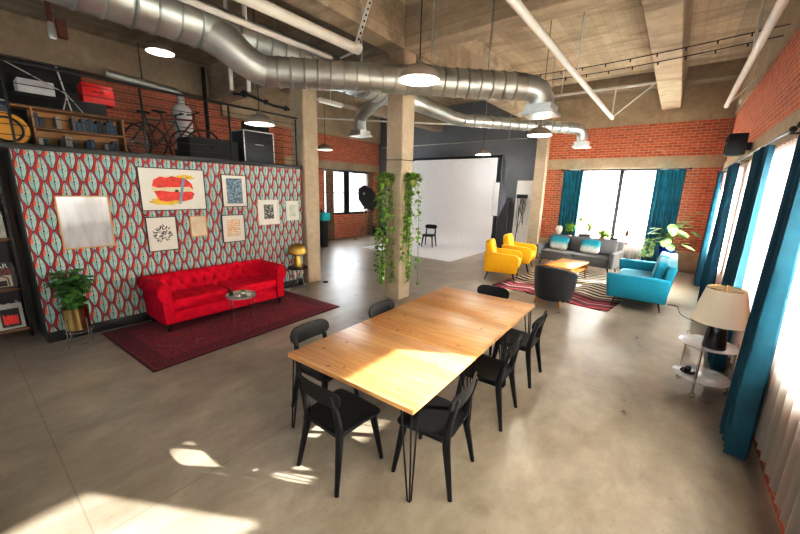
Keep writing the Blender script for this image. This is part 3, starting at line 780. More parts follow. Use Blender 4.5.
# ------------------------------------------------------------------ hanging vines on the column
def vine(label, loc, length, seed, width, n=230, nst=9, outx=0, outy=0):
    t = thing('trailing_plant', label, 'plant', loc); rnd = random.Random(seed)
    MB().lathe([(0, 0), (.055, 0), (.075, .03), (.085, .12), (.088, .135), (.075, .135), (.07, .11), (0, .10)], n=22).build('pot', flat('moss_green_glaze', (.26, .30, .07), .4), t)
    MB().tube([(0, 0, .12), (outx*-.09, outy*-.09, .17)], .006, 6).build('bracket', BLACKM, t)
    st = MB(); lf = MB()
    for k in range(nst):
        a = rnd.uniform(0, 2*PI); L = length*rnd.uniform(.45, 1) if k > 2 else length
        x0, y0 = math.cos(a)*.07, math.sin(a)*.07
        ex = rnd.uniform(-width, width); pts = []
        for i in range(9):
            f = i/8; sx = (ex*f + .025*math.sin(5*f+k)) 
            px, py = (x0*(1+.7*math.sin(min(f*6, 1.5))) + (sx if outy else 0) + outx*.02), (y0*(1+.7*math.sin(min(f*6, 1.5))) + (sx if outx else 0) + outy*.02)
            if outy < 0: py = min(py, .07)
            if outx > 0: px = max(px, -.07)
            z = .13 + .07*math.sin(min(1, f*8)*PI) * (f < .125) - max(0, f-.06)*L*1.06
            pts.append(Vector((px, py, z)))
        st.tube(pts, .0035, 5)
        for j in range(int(n/nst*L/length)):
            f = rnd.random()**.85; i = min(7, int(f*8)); p = pts[i].lerp(pts[i+1], f*8-i)
            b = rnd.uniform(0, 2*PI); d = Vector((math.cos(b), math.sin(b), rnd.uniform(-.9, .1)))
            lf.leaf(p, d, Vector((0, 0, 1)), rnd.uniform(.07, .125), rnd.uniform(.055, .09))
    for j in range(90):
        b = rnd.uniform(0, 2*PI); e = rnd.uniform(-.2, 1.2); d = Vector((math.cos(b)*math.cos(e), math.sin(b)*math.cos(e), math.sin(e)))
        lf.leaf(Vector((math.cos(b)*.05, math.sin(b)*.05, .12)) + d*.06, d, Vector((0, 0, 1)), rnd.uniform(.07, .12), rnd.uniform(.05, .08))
    for v in lf.bm.verts:
        if outy < 0: v.co.y = min(v.co.y, .10)
        if outx > 0: v.co.x = max(v.co.x, -.10)
    st.build('stem', STEM, t); lf.build('foliage', LEAF1, t, fix=False)
vine('long green trailing vine hanging on the shaded left face of the main column', (-4.22, 4.985, 2.16), 1.95, 1, .12, 400, 9, 0, -1)
vine('long green trailing vine in a green pot on the bright right face of the column', (-3.825, 5.27, 2.16), 1.95, 2, .16, 340, 8, 1, 0)
MB_ = MB(); 
for pts in ([(-4.325, 5.085, 2.62), (-3.935, 5.085, 2.61), (-3.935, 5.475, 2.62)],): MB_.tube(pts, .006, 6)
tag(MB_.build('wire', RUBBER), 'dark wire wrapped around the column above the vines', 'wire')

# ------------------------------------------------------------------ lounge
o = MB().b2(-1.2, 1.2, -1.65, 1.65, 0, .012, bev=.004).build('zigzag_rug', m_zigzag())
o.location = (-1.66, 8.93, .001); o.rotation_euler = (0, 0, R(-8)); tag(o, 'zigzag striped rug in black, cream and burgundy under the coffee table', 'rug')
RT = .018
def taper_leg(p, d, h, r0=.022, r1=.012): return MB().tube([(p[0], p[1], h), (p[0]+d[0], p[1]+d[1], 0)], [r0, r1], 10)
def sofa(name, label, loc, rz, W, D, mat, legm, sh, bh, ncush, ncback, armw=.13, armh=.56, flare=.06, tuft=False, seath=.42):
    t = thing(name, label, 'sofa', loc, rz)        # faces -Y
    hw = W/2
    MB().b2(-hw+armw*.6, hw-armw*.6, -D/2+.03, D/2-.06, sh, sh+.16, bev=.02, seg=3).build('seat_frame', mat, t)
    iw = (W-2*armw-.01)/ncush
    for k in range(ncush):
        MB().sup((-hw+armw+.005+iw*(k+.5), -.04, seath-.06), (iw/2-.003, D/2-.07, .085), .22, 36, 10).build('seat_cushion', mat, t)
    # back frame leaning outward
    def slab(x0, x1, y0, y1, z0, z1, lx=0, ly=0, bev=.025):
        m = MB(); m.b2(x0, x1, y0, y1, z0, z1, bev=bev, seg=3)
        for v in m.bm.verts:
            f = (v.co.z-z0)/(z1-z0); v.co.x += lx*f; v.co.y += ly*f
        return m
    slab(-hw+.02, hw-.02, D/2-.17, D/2-.04, sh+.02, bh-.03, 0, .09).build('backrest', mat, t)
    iw = (W-2*armw-.01)/ncback
    for k in range(ncback):
        cx = -hw+armw+.005+iw*(k+.5)
        def fn(p, iw=iw):
            q = p.copy()
            if tuft and p.y < 0:
                for tx in (-.3, 0, .3):
                    for tz in (-.09, .07): q.y += .05*math.exp(-((p.x-tx*iw)**2+(p.z-tz)**2)/.0016)
            return q
        nn = 72 if tuft else 32
        MB().sup((cx, D/2-.20, (seath+bh)/2+.02), (iw/2-.004, .095, (bh-seath)/2-.0), .30, nn, 24 if tuft else 14, M=Matrix.Rotation(R(-12), 3, 'X'), fn=fn).build('back_cushion', mat, t)
    for s in (-1, 1):
        m = slab(min(s*(hw-armw), s*hw), max(s*(hw-armw), s*hw), -D/2, D/2-.02, sh, armh, s*flare*.35, 0, .035)
        for v in m.bm.verts:
            if v.co.y < 0: v.co.y -= .05*(v.co.z-sh)/(armh-sh)
        m.build('arm', mat, t)
    for sx in (-1, 1):
        for sy in (-1, 1): taper_leg((sx*(hw-.16), sy*(D/2-.14)), (sx*.05, sy*.05), sh).build('leg', legm, t)
    return t
sofa('grey_sofa', 'charcoal grey three seat sofa below the back window', (-2.02, 10.93, RT), R(-8), 2.08, .86, GREYF, BLACK, .18, .86, 2, 3, .12, .60)
sofa('turquoise_loveseat', 'turquoise two seat sofa with tufted back at the right of the rug', (-.33, 8.60, RT), R(-90), 2.04, .95, TEALF, flat('dark_walnut_leg', (.05, .02, .012), .4),   .18, .90, 1, 2, .14, .63, tuft=True)
OMB = m_ombre()
def pillow(label, loc, rz):
    o = MB().sup((0, 0, .22), (.27, .085, .22), .62, 36, 16, fn=lambda p: Vector((p.x*(1-.10*(1-abs(p.z)/.22)), p.y, p.z*(1-.12*(1-abs(p.x)/.27))))).build('throw_pillow', OMB)
    o.location = loc; o.rotation_euler = (R(-20), 0, rz); tag(o, label, 'pillow', 'teal ombre pillows on the grey sofa')
c8, s8 = math.cos(R(-8)), math.sin(R(-8))
for px_, lab in ((-.55, 'teal and white ombre pillow on the grey sofa, the one below the white bust'), (.30, 'teal and white ombre pillow on the grey sofa, nearer to the turquoise loveseat')):
    pillow(lab, (-2.02+px_*c8, 10.86+px_*s8, .465), R(-8))

def armchair(label, loc, rz):
    t = thing('yellow_armchair', label, 'armchair', loc, rz, 'pair of yellow armchairs')   # faces -Y
    MB().b2(-.31, .31, -.30, .30, .20, .34, bev=.02, seg=3).build('seat_frame', YELF, t)
    MB().sup((0, -.06, .385), (.285, .31, .075), .25, 32, 10).build('seat_cushion', YELF, t)
    def fn(p):
        q = p.copy(); q.x *= 1+.06*p.z/.3
        if p.y < 0:
            for bx in (-.11, .11):
                for bz in (-.02, .14): q.y += .03*math.exp(-((p.x-bx)**2+(p.z-bz)**2)/.0008)
        return q
    MB().sup((0, .25, .56), (.275, .085, .29), .42, 56, 22, M=Matrix.Rotation(R(-12), 3, 'X'), fn=fn).build('backrest', YELF, t)
    for s in (-1, 1):
        poly = [(-.34, .20), (-.37, .36), (-.365, .50), (-.34, .56), (-.28, .585), (.0, .60), (.30, .615), (.34, .60), (.335, .20)]
        m = MB(); xs = [.295, .305, .385, .395]; k_ = [.94, 1, 1, .94]
        m.rings([[Vector((s*x, p[0]*k, .40+(p[1]-.40)*k)) for p in poly] for x, k in zip(xs, k_)])
        m.build('arm', YELF, t)
        for sy in (-1, 1): taper_leg((s*.27, sy*.25), (s*.05, sy*.07), .21, .02, .011).build('leg', BLACK, t)
    return t
ya = armchair('yellow armchair nearer to the pine tables', (-3.15, 8.21, RT), R(90+14))
ya.scale = (1.1, 1.1, 1.12)
dup(ya, (-3.26, 9.62, RT), R(90+8), 'yellow armchair farther back, nearer to the grey sofa')

t = thing('tub_chair', 'dark leather tub armchair seen from behind on honey wood legs', 'armchair', (-1.62, 6.98, RT), R(172))
t.scale = (1.08, 1.08, 1.06)   # faces -Y, shown from behind
m = MB(); n = 40; rings = []
for i in range(n+1):
    a = R(-30 + 240*i/n); e = min(i, n-i)/n
    r0x, r0y = .335, .33; hgt = .72 - .10*(1-math.sin(max(0, min(PI, (a)))))*1.
    hgt = .60 + .12*max(0, math.sin(a))**.6
    ring = []
    for rr, z in ((.90, .12), (1.0, .3), (1.06, .55), (1.06, hgt-.02), (1.0, hgt), (.86, hgt), (.80, hgt-.03), (.78, .40), (.76, .12)):
        z = min(z, hgt); ring.append(Vector((r0x*rr*math.cos(a), r0y*rr*math.sin(a) if a > 0 and a < PI else r0y*rr*math.sin(a)*1.1, z)))
    rings.append(ring)
m.rings(rings); m.build('backrest', LEATHER, t)
MB().sup((0, -.05, .33), (.26, .27, .09), .3, 32, 10).build('seat_cushion', LEATHER, t)
MB().lathe([(0, .11), (.30, .11), (.31, .2), (.29, .26), (0, .26)], n=32).build('seat_frame', LEATHER, t)
for sx in (-1, 1):
    for sy in (-1, 1): taper_leg((sx*.20, sy*.20), (sx*.02, sy*.03), .12, .026, .018).build('leg', LEGWOOD, t)

t = thing('coffee_table', 'low wooden coffee table with open shelf between the sofas', 'table', (-1.90, 9.15, RT), R(-7))
MB().b2(-.33, .33, -.62, .62, .385, .42, bev=.006).build('tabletop', OAKB, t)
MB().b2(-.31, .31, -.58, .58, .25, .27, bev=.004).build('shelf', OAKB, t)
MB().b2(-.31, -.29, -.58, .56, .27, .385).build('side_panel', OAKB, t); MB().b2(-.31, .31, .56, .58, .27, .385).build('side_panel', OAKB, t)
for sx in (-1, 1):
    for sy in (-1, 1): taper_leg((sx*.27, sy*.52), (sx*.03, sy*.04), .25, .02, .012).build('leg', flat('teak_leg', (.22, .08, .025), .4), t)

# console behind the sofa with plants
t = thing('console_table', 'narrow dark console behind the grey sofa holding the small plants', 'console', (-1.95, 12.02, 0))
MB().b2(-1.05, 1.0, -.13, .13, .70, .73, bev=.004).build('tabletop', WALNUT, t)
for sx in (-.8, .7):
    for sy in (-.1, .1): MB().b2(sx-.018, sx+.018, sy-.018, sy+.018, 0, .70).build('leg', BLACKM, t)
CZ = .731
t = thing('bust_vase', 'small white head-shaped vase left on the console behind the sofa', 'vase', (-2.84, 12.0, CZ))
MB().lathe([(0, 0), (.05, 0), (.055, .02), (.035, .07), (.04, .10), (.085, .17), (.10, .24), (.095, .31), (.06, .36), (.045, .36), (0, .34)], n=22).build('head', flat('white_ceramic', (.68, .66, .60), .5), t)
m = MB(); m.ell((.0, -.10, .22), (.014, .025, .03), 6).ell((-.035, -.088, .255), (.02, .01, .01), 6).ell((.035, -.088, .255), (.02, .01, .01), 6).ell((0, -.09, .17), (.025, .012, .008), 6); m.build('face', flat('white_ceramic', (.68, .66, .60), .5), t)
def stemmy(name, label, loc, pot, potm, stems, leafm, L, W, nleaf, seed):
    t = thing(name, label, 'plant', loc); rnd = random.Random(seed)
    MB().lathe(pot, n=24).build('pot', potm, t)
    zt = max(z for r_, z in pot); rt = max(r_ for r_, z in pot)
    MB().lathe([(0, zt-.03), (rt*.8, zt-.03), (rt*.8, zt-.015), (0, zt-.012)], n=18).build('soil', SOIL, t)
    st = MB(); lf = MB()
    for pts in stems:
        pts = [Vector(p) for p in pts]; st.tube(pts, [.009-.006*i/(len(pts)-1) for i in range(len(pts))], 6)
        for j in range(nleaf):
            f = rnd.uniform(.35, 1)*(len(pts)-1); i = min(len(pts)-2, int(f)); p = pts[i].lerp(pts[i+1], f-i)
            b = rnd.uniform(0, 2*PI); d = Vector((math.cos(b), math.sin(b)*.8, rnd.uniform(-.5, .7)))
            lf.leaf(p, d, Vector((0, 0, 1)), L*rnd.uniform(.7, 1.2), W*rnd.uniform(.7, 1.2))
    st.build('stem', WOODSTEM, t); lf.build('foliage', leafm, t, fix=False); return t
stemmy('potted_plant', 'branching plant in a dark bowl, middle of the console', (-2.10, 12.02, CZ), [(0, 0), (.10, 0), (.155, .06), (.17, .15), (.155, .155), (.14, .08), (0, .05)], flat('dark_bowl', (.03, .028, .03), .5),
       [[(0, 0, .12), (-.06, 0, .30), (-.20, -.02, .52), (-.12, 0, .68)], [(0, 0, .12), (.03, .02, .32), (.06, 0, .55), (-.02, .02, .72)], [(.02, 0, .12), (.10, -.02, .30), (.12, 0, .50)]], LEAF3, .13, .08, 40, 5)
stemmy('potted_plant', 'low leafy green plant in a small pot, right part of the console', (-1.62, 12.02, CZ), [(0, 0), (.05, 0), (.065, .10), (.055, .10), (0, .08)], flat('terracotta_pot', (.30, .13, .08), .7),
       [[(0, 0, .08), (-.07, 0, .2), (-.12, 0, .27)], [(0, 0, .08), (.05, .02, .22), (.10, 0, .30)], [(0, 0, .08), (0, -.04, .24), (.02, -.05, .33)], [(0, 0, .08), (.09, -.03, .16), (.15, -.02, .20)]], LEAF3, .14, .10, 30, 6)
stemmy('potted_plant', 'round leafed plant standing in front of the left teal curtain', (-2.52, 12.02, CZ), [(0, 0), (.05, 0), (.055, .09), (.045, .09), (0, .07)], MAT,
       [[(0, 0, .07), (0, 0, .28), (-.02, 0, .45)], [(0, 0, .07), (.03, 0, .27), (.06, 0, .42)], [(0, 0, .07), (-.04, 0, .25), (-.08, 0, .40)]], LEAF3, .12, .11, 26, 8)
t = thing('bird_figurine', 'tiny brown bird figure at the right end of the console', 'figurine', (-1.0, 12.02, CZ))
MB().cyl((0, 0, 0), (0, 0, .015), .045).cyl((0, 0, .015), (0, 0, .21), .006).build('base', flat('bronze', (.10, .055, .03), .4, .5), t)
m = MB(); m.ell((0, 0, .27), (.045, .05, .075), 8).ell((.02, -.03, .36), (.033, .035, .035), 8).tube([(.03, -.06, .36), (.045, -.10, .35)], [.012, .001], 6).tube([(-.03, .03, .24), (-.06, .08, .15)], [.025, .008], 6); m.build('body', flat('brown_feather', (.16, .085, .045), .7), t)

# big plant in a blue pot
t = thing('plant_stand', 'low dark wooden stand below the blue pot', 'plant stand', (-.02, 11.3, 0))
MB().lathe([(0, .46), (.17, .46), (.17, .49), (0, .49)], n=24).build('tabletop', WALNUT, t)
for k in range(4):
    a = PI/2*k+.4; MB().cyl((math.cos(a)*.14, math.sin(a)*.14, .46), (math.cos(a)*.17, math.sin(a)*.17, 0), .015, .012).build('leg', WALNUT, t)
t = thing('potted_plant', 'large variegated leafy plant in a cobalt blue pot by the back window', 'plant', (-.02, 11.3, .511))
MB().lathe([(0, 0), (.13, 0), (.14, .01), (.185, .27), (.19, .30), (.175, .30), (.16, .24), (0, .23)], n=30).build('pot', BLUEPOT, t)
MB().lathe([(0, .23), (.163, .23), (.163, .26), (0, .265)], n=20).build('soil', SOIL, t)
st = MB(); rnd = random.Random(9); lf = MB()
def bigleaf(m, p, d, up, L, W, droop):
    d = d.normalized(); side = d.cross(up).normalized(); n = side.cross(d); N = 7; rows = []
    for i in range(N+1):
        f = i/N; wv = W*.5*math.sin(PI*min(1, f*.93+.07))**.7*(1-f*.25); c = p + d*L*f - n*droop*L*f*f
        rows.append([m._v(c-side*wv-n*wv*.25), m._v(c), m._v(c+side*wv-n*wv*.25)])
    for i in range(N):
        for j in range(2): m.bm.faces.new((rows[i][j], rows[i+1][j], rows[i+1][j+1], rows[i][j+1]))
for k in range(24):
    a = rnd.uniform(0, 2*PI); rr = rnd.uniform(.08, .42); hh = rnd.uniform(.15, .72)
    if k == 0: a, rr, hh = -.1, .42, .95
    if k == 1: a, rr, hh = -.35, .46, .50
    tip = Vector((math.cos(a)*rr, math.sin(a)*rr, .26+hh)); st.tube([(0, 0, .25), Vector((math.cos(a)*rr*.35, math.sin(a)*rr*.35, .26+hh*.65)), tip], [.011, .008, .005], 6)
    if tip.y > .35: tip.y = .35
    bigleaf(lf, tip, Vector((math.cos(a), math.sin(a)*.6 - .25, rnd.uniform(-.3, .35))), Vector((0, 0, 1)), rnd.uniform(.28, .42), rnd.uniform(.18, .27), rnd.uniform(.15, .5))
for k in range(4):   # trailing pieces on the window side
    x = -.32-.05*k; pts = [(0, 0, .3), (-.2, 0, .62-.05*k), (x, 0, .45), (x-.03, 0, .15), (x, 0, -.02)]
    st.tube(pts, .006, 5)
    for j in range(9):
        lf.leaf(Vector((x, 0, .5-.055*j)), Vector((rnd.uniform(-1, 1), rnd.uniform(-1, .4), -.6)), Vector((0, 0, 1)), .14, .10)
for v in list(lf.bm.verts)+list(st.bm.verts): v.co.x = min(v.co.x, .60)
st.build('stem', STEM, t); lf.build('foliage', LEAF4, t, fix=False)

# ------------------------------------------------------------------ lamp table by the right wall
t = thing('tiered_side_table', 'round two tier white side table on casters near the right wall', 'side table', (.50, 4.83, 0))
for z in (.56, .19): MB().lathe([(0, z-.014), (.248, z-.014), (.255, z-.008), (.255, z-.004), (.25, z), (0, z)], n=40).build('tabletop', MARBLE, t)
for k in range(3):
    a = R(255+120*k); c, s = math.cos(a)*.245, math.sin(a)*.245
    l = MB().tube([(c, s, .06), (c, s, .60)], .011, 10).build('leg', CHROME, t)
    m = MB(); M = Matrix.Rotation(PI/2, 3, 'X'); m.lathe([(0, -.012), (.028, -.012), (.03, 0), (.028, .012), (0, .012)], (c, s, .03), 16, M); m.build('caster', CHROME, t)
t = thing('table_lamp', 'table lamp with cream cone shade and black tapered base', 'lamp', (.535, 4.74, .561))
MB().lathe([(0, 0), (.098, 0), (.10, .008), (.07, .27), (.058, .30), (.02, .31), (0, .31)], n=28).build('base', GLOSSB, t)
MB().cyl((0, 0, .31), (0, 0, .62), .008).build('stem', BRASS, t)
MB().lathe([(.238, .28), (.158, .635), (.156, .635), (.235, .28)], n=40, caps=False).build('lamp_shade', CREAM, t, angle=1.2)
m = MB(); m.tube([(math.cos(a)*.157, math.sin(a)*.157, .635) for a in [2*PI*k/30 for k in range(30)]], .004, 6, True)
m.cyl((-.155, 0, .62), (.155, 0, .62), .003).cyl((0, 0, .625), (0, 0, .675), .012, .006); m.build('finial', BRASS, t)
t = thing('black_dish', 'small black lidded dish on the lower tier of the lamp table', 'dish', (.38, 4.80, .191))
MB().lathe([(0, 0), (.06, 0), (.07, .012), (.06, .03), (0, .034)], n=24).build('dish_body', GLOSSB, t)
MB().lathe([(0, .034), (.028, .034), (.03, .06), (.012, .075), (0, .076)], n=16).build('lid', GLOSSB, t)
tag(MB().tube([(.16+.5*u+.05*math.sin(9*u), 8.5-1.0*u+.12*math.sin(7*u), .005) for u in [i/40 for i in range(41)]], .0045, 6).build('power_cord', RUBBER), 'thin black cord lying on the floor beside the turquoise sofa', 'cord')
o = MB().lathe([(0, 0), (.06, 0), (.055, .022), (0, .03)], n=18).build('floor_outlet', RUBBER); o.location = (-6.02, 5.06, 0); tag(o, 'small black disc on the floor at the foot of the left column', 'floor outlet')

# ------------------------------------------------------------------ curtains
def drape(name, label, cat, x0, y0, x1, y1, z0, z1, folds, amp, mat, group=None, gather=0., seed=0, nv=14, ztop=None, pocket=0.):
    d = Vector((x1-x0, y1-y0, 0)); L = d.length; d.normalize(); nrm = Vector((-d.y, d.x, 0)); rnd = random.Random(seed)
    ph = [rnd.uniform(-.5, .5) for _ in range(folds+2)]
    def fn(u, v):
        k = u*folds; i = int(min(k, folds-1e-6)); wob = ph[i]*(1-(k-i))+ph[i+1]*(k-i)
        uu = .5+(u-.5)*(1-gather*math.sin(PI*min(1, v*1.0))*.5)
        off = amp*math.sin(2*PI*k+wob*1.5*(1-v))*(.75+.25*math.cos(3*v+wob)) + .25*amp*math.sin(4*PI*k+wob*4)
        p = Vector((x0, y0, 0)) + d*(uu*L) + nrm*off; p.z = z0+(z1-z0)*v + (.012*math.sin(2*PI*k+1) if v < .01 else 0)
        return p
    m = MB(); m.grid(fn, folds*12, nv)
    o = m.build(name, mat, fix=False); return tag(o, label, cat, group)
GC = 'teal velvet curtains'
XC = .70
tcs = [(3.66, 4.16, .70, .07, 5, 'teal velvet curtain closest to the camera, on the right wall'),
       (5.5, 6.35, .70, .06, 8, 'teal curtain on the right wall directly behind the table lamp'),
       (8.2, 9.2, .70, .06, 9, 'teal curtain on the right wall between the lamp and the corner'),
       (10.75, 11.6, .70, .055, 7, 'teal curtain on the right wall closest to the back corner')]
for i, (a, b, x, amp, n, lab) in enumerate(tcs):
    drape('velvet_curtain', lab, 'curtain', x, a, x, b, .012, 2.66, n, amp, TEALV, GC, 0, i+1)
for i, (a, b, n, lab) in enumerate([(.3, 4.12, 26, 'white sheer curtain at the right edge nearest the camera'), (4.85, 8.2, 20, 'white sheer curtain on the right wall behind the table lamp'), (8.3, 11.6, 18, 'white sheer curtain on the right wall beside the back corner')]):
    drape('sheer_curtain', lab, 'sheer curtain', .80, a, .80, b, .2, 2.66, n, .022, SHEER_DIM if i == 0 else SHEER, 'white sheer curtains', 0, 30+i)
drape('velvet_curtain', 'teal curtain at the left side of the back window', 'curtain', -2.98, 12.36, -2.42, 12.36, .012, 2.80, 6, .05, TEALB, GC, 0, 8)
drape('velvet_curtain', 'teal curtain at the right side of the back window behind the big plant', 'curtain', -.58, 12.36, .06, 12.36, .012, 2.80, 7, .05, TEALB, GC, 0, 9)
drape('sheer_curtain', 'white sheer curtain on the left half of the back window', 'sheer curtain', -2.5, 12.46, -1.45, 12.46, .15, 2.80, 10, .025, SHEER, 'white sheer curtains', 0, 40)
drape('sheer_curtain', 'white sheer curtain on the right half of the back window', 'sheer curtain', -1.25, 12.46, -.5, 12.46, .15, 2.80, 8, .025, SHEER, 'white sheer curtains', 0, 41)
def rod(label, p0, p1):
    t = thing('curtain_rod', label, 'curtain rod', p0); v = Vector(p1)-Vector(p0)
    MB().cyl((0, 0, 0), v, .014).build('rod', BLACKM, t)
    for e in (Vector((0, 0, 0)), v): MB().ell(e, (.028, .028, .028), 8).build('finial', BLACKM, t)
    n = Vector((0, .12, 0)) if abs(v.x) > abs(v.y) else Vector((.13, 0, 0))
    for f in (.04, .5, .96): MB().cyl(v*f, v*f+n, .009).build('bracket', BLACKM, t)
rod('long black curtain rod above the right wall windows', (XC, 4.62, 2.69), (XC, 11.75, 2.69))
rod('black curtain rod above the right wall window nearest the camera', (XC, .1, 2.69), (XC, 4.35, 2.69))
rod('black curtain rod above the back window', (-3.06, 12.40, 2.83), (.16, 12.40, 2.83))
BROWN = flat('brown_patterned_curtain', (.20, .12, .07), .8, var=.5, scale=14)
drape('narrow_curtain', 'narrow brown patterned curtain at the left of the far left window', 'curtain', XL+.12, 9.35, XL+.12, 9.75, .02, 2.78, 4, .03, BROWN, None, 0, 50)
drape('narrow_curtain', 'narrow brown patterned curtain at the right of the far left window', 'curtain', XL+.12, 11.75, XL+.12, 12.1, .02, 2.78, 3, .03, BROWN, None, 0, 51)
rod('black curtain rod above the far left window', (XL+.12, 9.05, 2.80), (XL+.12, 12.3, 2.80)) if 0 else None
t = thing('curtain_rod', 'black curtain rod above the far left window', 'curtain rod', (XL+.12, 9.05, 2.80))
MB().cyl((0, 0, 0), (0, 3.2, 0), .014).build('rod', BLACKM, t); MB().cyl((-.12, .1, 0), (0, .1, 0), .008).build('bracket', BLACKM, t); MB().cyl((-.12, 3.1, 0), (0, 3.1, 0), .008).build('bracket', BLACKM, t)
# speaker and small frame on the right wall
t = thing('wall_speaker', 'black loudspeaker on a wall bracket above the right curtain rod', 'speaker', (.62, 8.2, 2.78))
MB().b2(-.11, .13, -.13, .13, 0, .34, bev=.012).build('cabinet', BLACK, t)
m = MB(); M = Matrix.Rotation(-PI/2, 3, 'Y')
for z, r_ in ((.11, .085), (.25, .045)): m.lathe([(0, -.004), (r_*.3, .0), (r_*.85, .006), (r_, .012), (r_, 0), (0, 0)], (-.112, 0, z), 24, M)
m.build('driver', RUBBER, t)
MB().b2(.13, .235, -.02, .02, .08, .2).build('bracket', BLACKM, t)
t = thing('wall_picture', 'narrow wooden picture frame on the brick pier between right wall windows', 'picture', (XW-.001, 4.68, 1.52))
m = MB(); m.b2(-.02, 0, -.12, -.09, 0, .34).b2(-.02, 0, .09, .12, 0, .34).b2(-.02, 0, -.12, .12, 0, .03).b2(-.02, 0, -.12, .12, .31, .34); m.build('frame', FRAMEW, t)
MB().b2(-.012, 0, -.09, .09, .03, .31).build('mount', MAT, t)

# ------------------------------------------------------------------ photo studio corner
X0, X1 = -8.85, -5.13
t = thing('paper_backdrop', 'white seamless paper backdrop sweeping from its roller onto the floor', 'backdrop', (0, 0, 0))
prof = [(9.12, .004), (10.5, .004), (11.45, .005), (11.68, .04), (11.88, .15), (12.0, .34), (12.06, .65), (12.08, 3.26)]
m = MB()
rows = [[m._v((x, y, z)) for x in (X0, X1)] for y, z in prof]
for a, b in zip(rows, rows[1:]): m.bm.faces.new((a[0], a[1], b[1], b[0]))
m.build('paper', PAPER, t, angle=1.2)
MB().cyl((X0-.1, 12.1, 3.30), (X1+.1, 12.1, 3.30), .045).build('roller', BLACKM, t)
for x in (X0-.09, X1+.09):
    m = MB(); m.cyl((x, 12.17, 0.02), (x, 12.17, 3.36), .03)
    for k in range(3):
        a = 2*PI*k/3+.5; m.cyl((x, 12.17, .5), (x+math.cos(a)*.30, 12.17+math.sin(a)*.30, .012), .013)
    m.build('stand', BLACKM, t)
t = thing('paper_weight_bag', 'black sandbag on the floor at the foot of the backdrop stand', 'sandbag', (-4.92, 11.75, 0))
MB().sup((0, 0, .10), (.16, .12, .10), .6, 24, 10).build('bag', RUBBER, t); MB().tube([(-.1, 0, .18), (0, 0, .27), (.1, 0, .18)], .012, 6).build('handle', RUBBER, t)
t = thing('softbox', 'dark softbox with white front beside the paper backdrop', 'studio light', (-4.68, 11.72, 0), R(44))
M = Matrix.Rotation(R(-62), 3, 'Y') @ Matrix.Rotation(0, 3, 'Z')
def cone(m, c, s0, s1, d):
    q = lambda s, k: [Vector(c)+Vector((-k, a*s*.5, b*s)) for a, b in ((-1, -1), (1, -1), (1, 1), (-1, 1))]
    m.rings([q(s0, 0), q(s1, d), q(s1, d+.03)], caps=False); return m
cone(MB(), (.10, 0, 1.85), .09, .56, .33).build('hood', flat('dark_blue_grey_fabric', (.05, .055, .075), .7), t)
MB().b2(-.265, -.26, -.26, .26, 1.30, 2.40).build('diffuser', OFFWHITE, t)
MB().cyl((.05, 0, 1.85), (.30, 0, 1.85), .055).build('lamp_head', BLACK, t)
m = MB(); m.cyl((.2, 0, .02), (.2, 0, 1.85), .016)
for k in range(3):
    a = 2*PI*k/3; m.cyl((.2, 0, .45), (.2+math.cos(a)*.18, math.sin(a)*.18, .012), .01)
m.build('stand', BLACKM, t)
t = thing('foam_board', 'tall white board leaning on the grey wall beside the pilaster', 'board', (-4.17, 12.36, 0))
m = MB(); m.b2(-.34, .34, -.02, .02, 0, 2.5); 
for v in m.bm.verts: v.co.y += .15*(v.co.z/2.5)
m.build('panel', OFFWHITE, t)
MB().b2(.30, .345, -.03, -.021, 0, .01).build('edge', FRAMEW, t)
t = thing('cable_hanger', 'black clamp bar with hanging cables in front of the white board', 'cable hanger', (-4.20, 12.17, 0))
MB().b2(-.17, .20, -.02, .02, 1.90, 2.03, bev=.01).build('bar', BLACK, t)
m = MB(); rnd = random.Random(5)
for k in range(6):
    x = -.13+.055*k; L = rnd.uniform(.5, 1.25); m.tube([(x, -.03, 1.92), (x+rnd.uniform(-.04, .04), -.03, 1.92-L*.5), (x+rnd.uniform(-.05, .05), -.03, 1.92-L)], .010, 6)
m.tube([(.02, -.03, 1.92), (.16, -.03, 1.7), (.15, -.03, 1.5), (.05, -.03, 1.3), (0, -.03, 1.9)], .009, 6)
m.build('cable', RUBBER, t)
m = MB(); m.cyl((-.12, 0, .02), (-.02, 0, 1.92), .015)
for k in range(3):
    a = 2*PI*k/3+.3; m.cyl((-.1, 0, .4), (-.12+math.cos(a)*.25, -.05+math.sin(a)*.18, .012), .01)
m.build('stand', BLACKM, t)
t = thing('octabox_light', 'black octagonal softbox on a chrome rolling stand near the far left window', 'studio light', (-10.2, 10.75, 0), 0)
Mo = Matrix.Rotation(R(70), 3, 'Y') 
m = MB(); m.lathe([(.06, .36), (.34, .24), (.56, .04), (.58, 0), (.56, .01), (.0, .03)], (.05, .16, 1.72), 8, Matrix.Rotation(R(-115), 3, 'Y')); m.build('hood', RUBBER, t, smooth=False)
MB().cyl((-.05, .0, 1.62), (.02, .14, 1.72), .014).build('boom_arm', CHROME, t)
m = MB(); m.cyl((-.05, 0, .25), (-.05, 0, 1.95), .017); m.b2(-.1, 0, -.05, .05, 1.25, 1.36)
m.build('pole', CHROME, t)
for k in range(3):
    a = 2*PI*k/3+.5; m = MB(); m.tube([(-.05, 0, .5), (-.05+math.cos(a)*.3, math.sin(a)*.3, .32), (-.05+math.cos(a)*.5, math.sin(a)*.5, .05)], .012, 6); m.ell((-.05+math.cos(a)*.5, math.sin(a)*.5, .035), (.035, .035, .035), 6); m.build('leg', CHROME, t)
t = thing('equipment_case', 'black equipment case on the floor in the far left corner', 'case', (-10.55, 12.1, 0))
MB().b2(-.22, .22, -.25, .25, .0, .42, bev=.02).build('case_body', RUBBER, t); MB().tube([(.0, -.1, .42), (.0, -.08, .47), (.0, .08, .47), (.0, .1, .42)], .012, 6).build('handle', BLACKM, t)
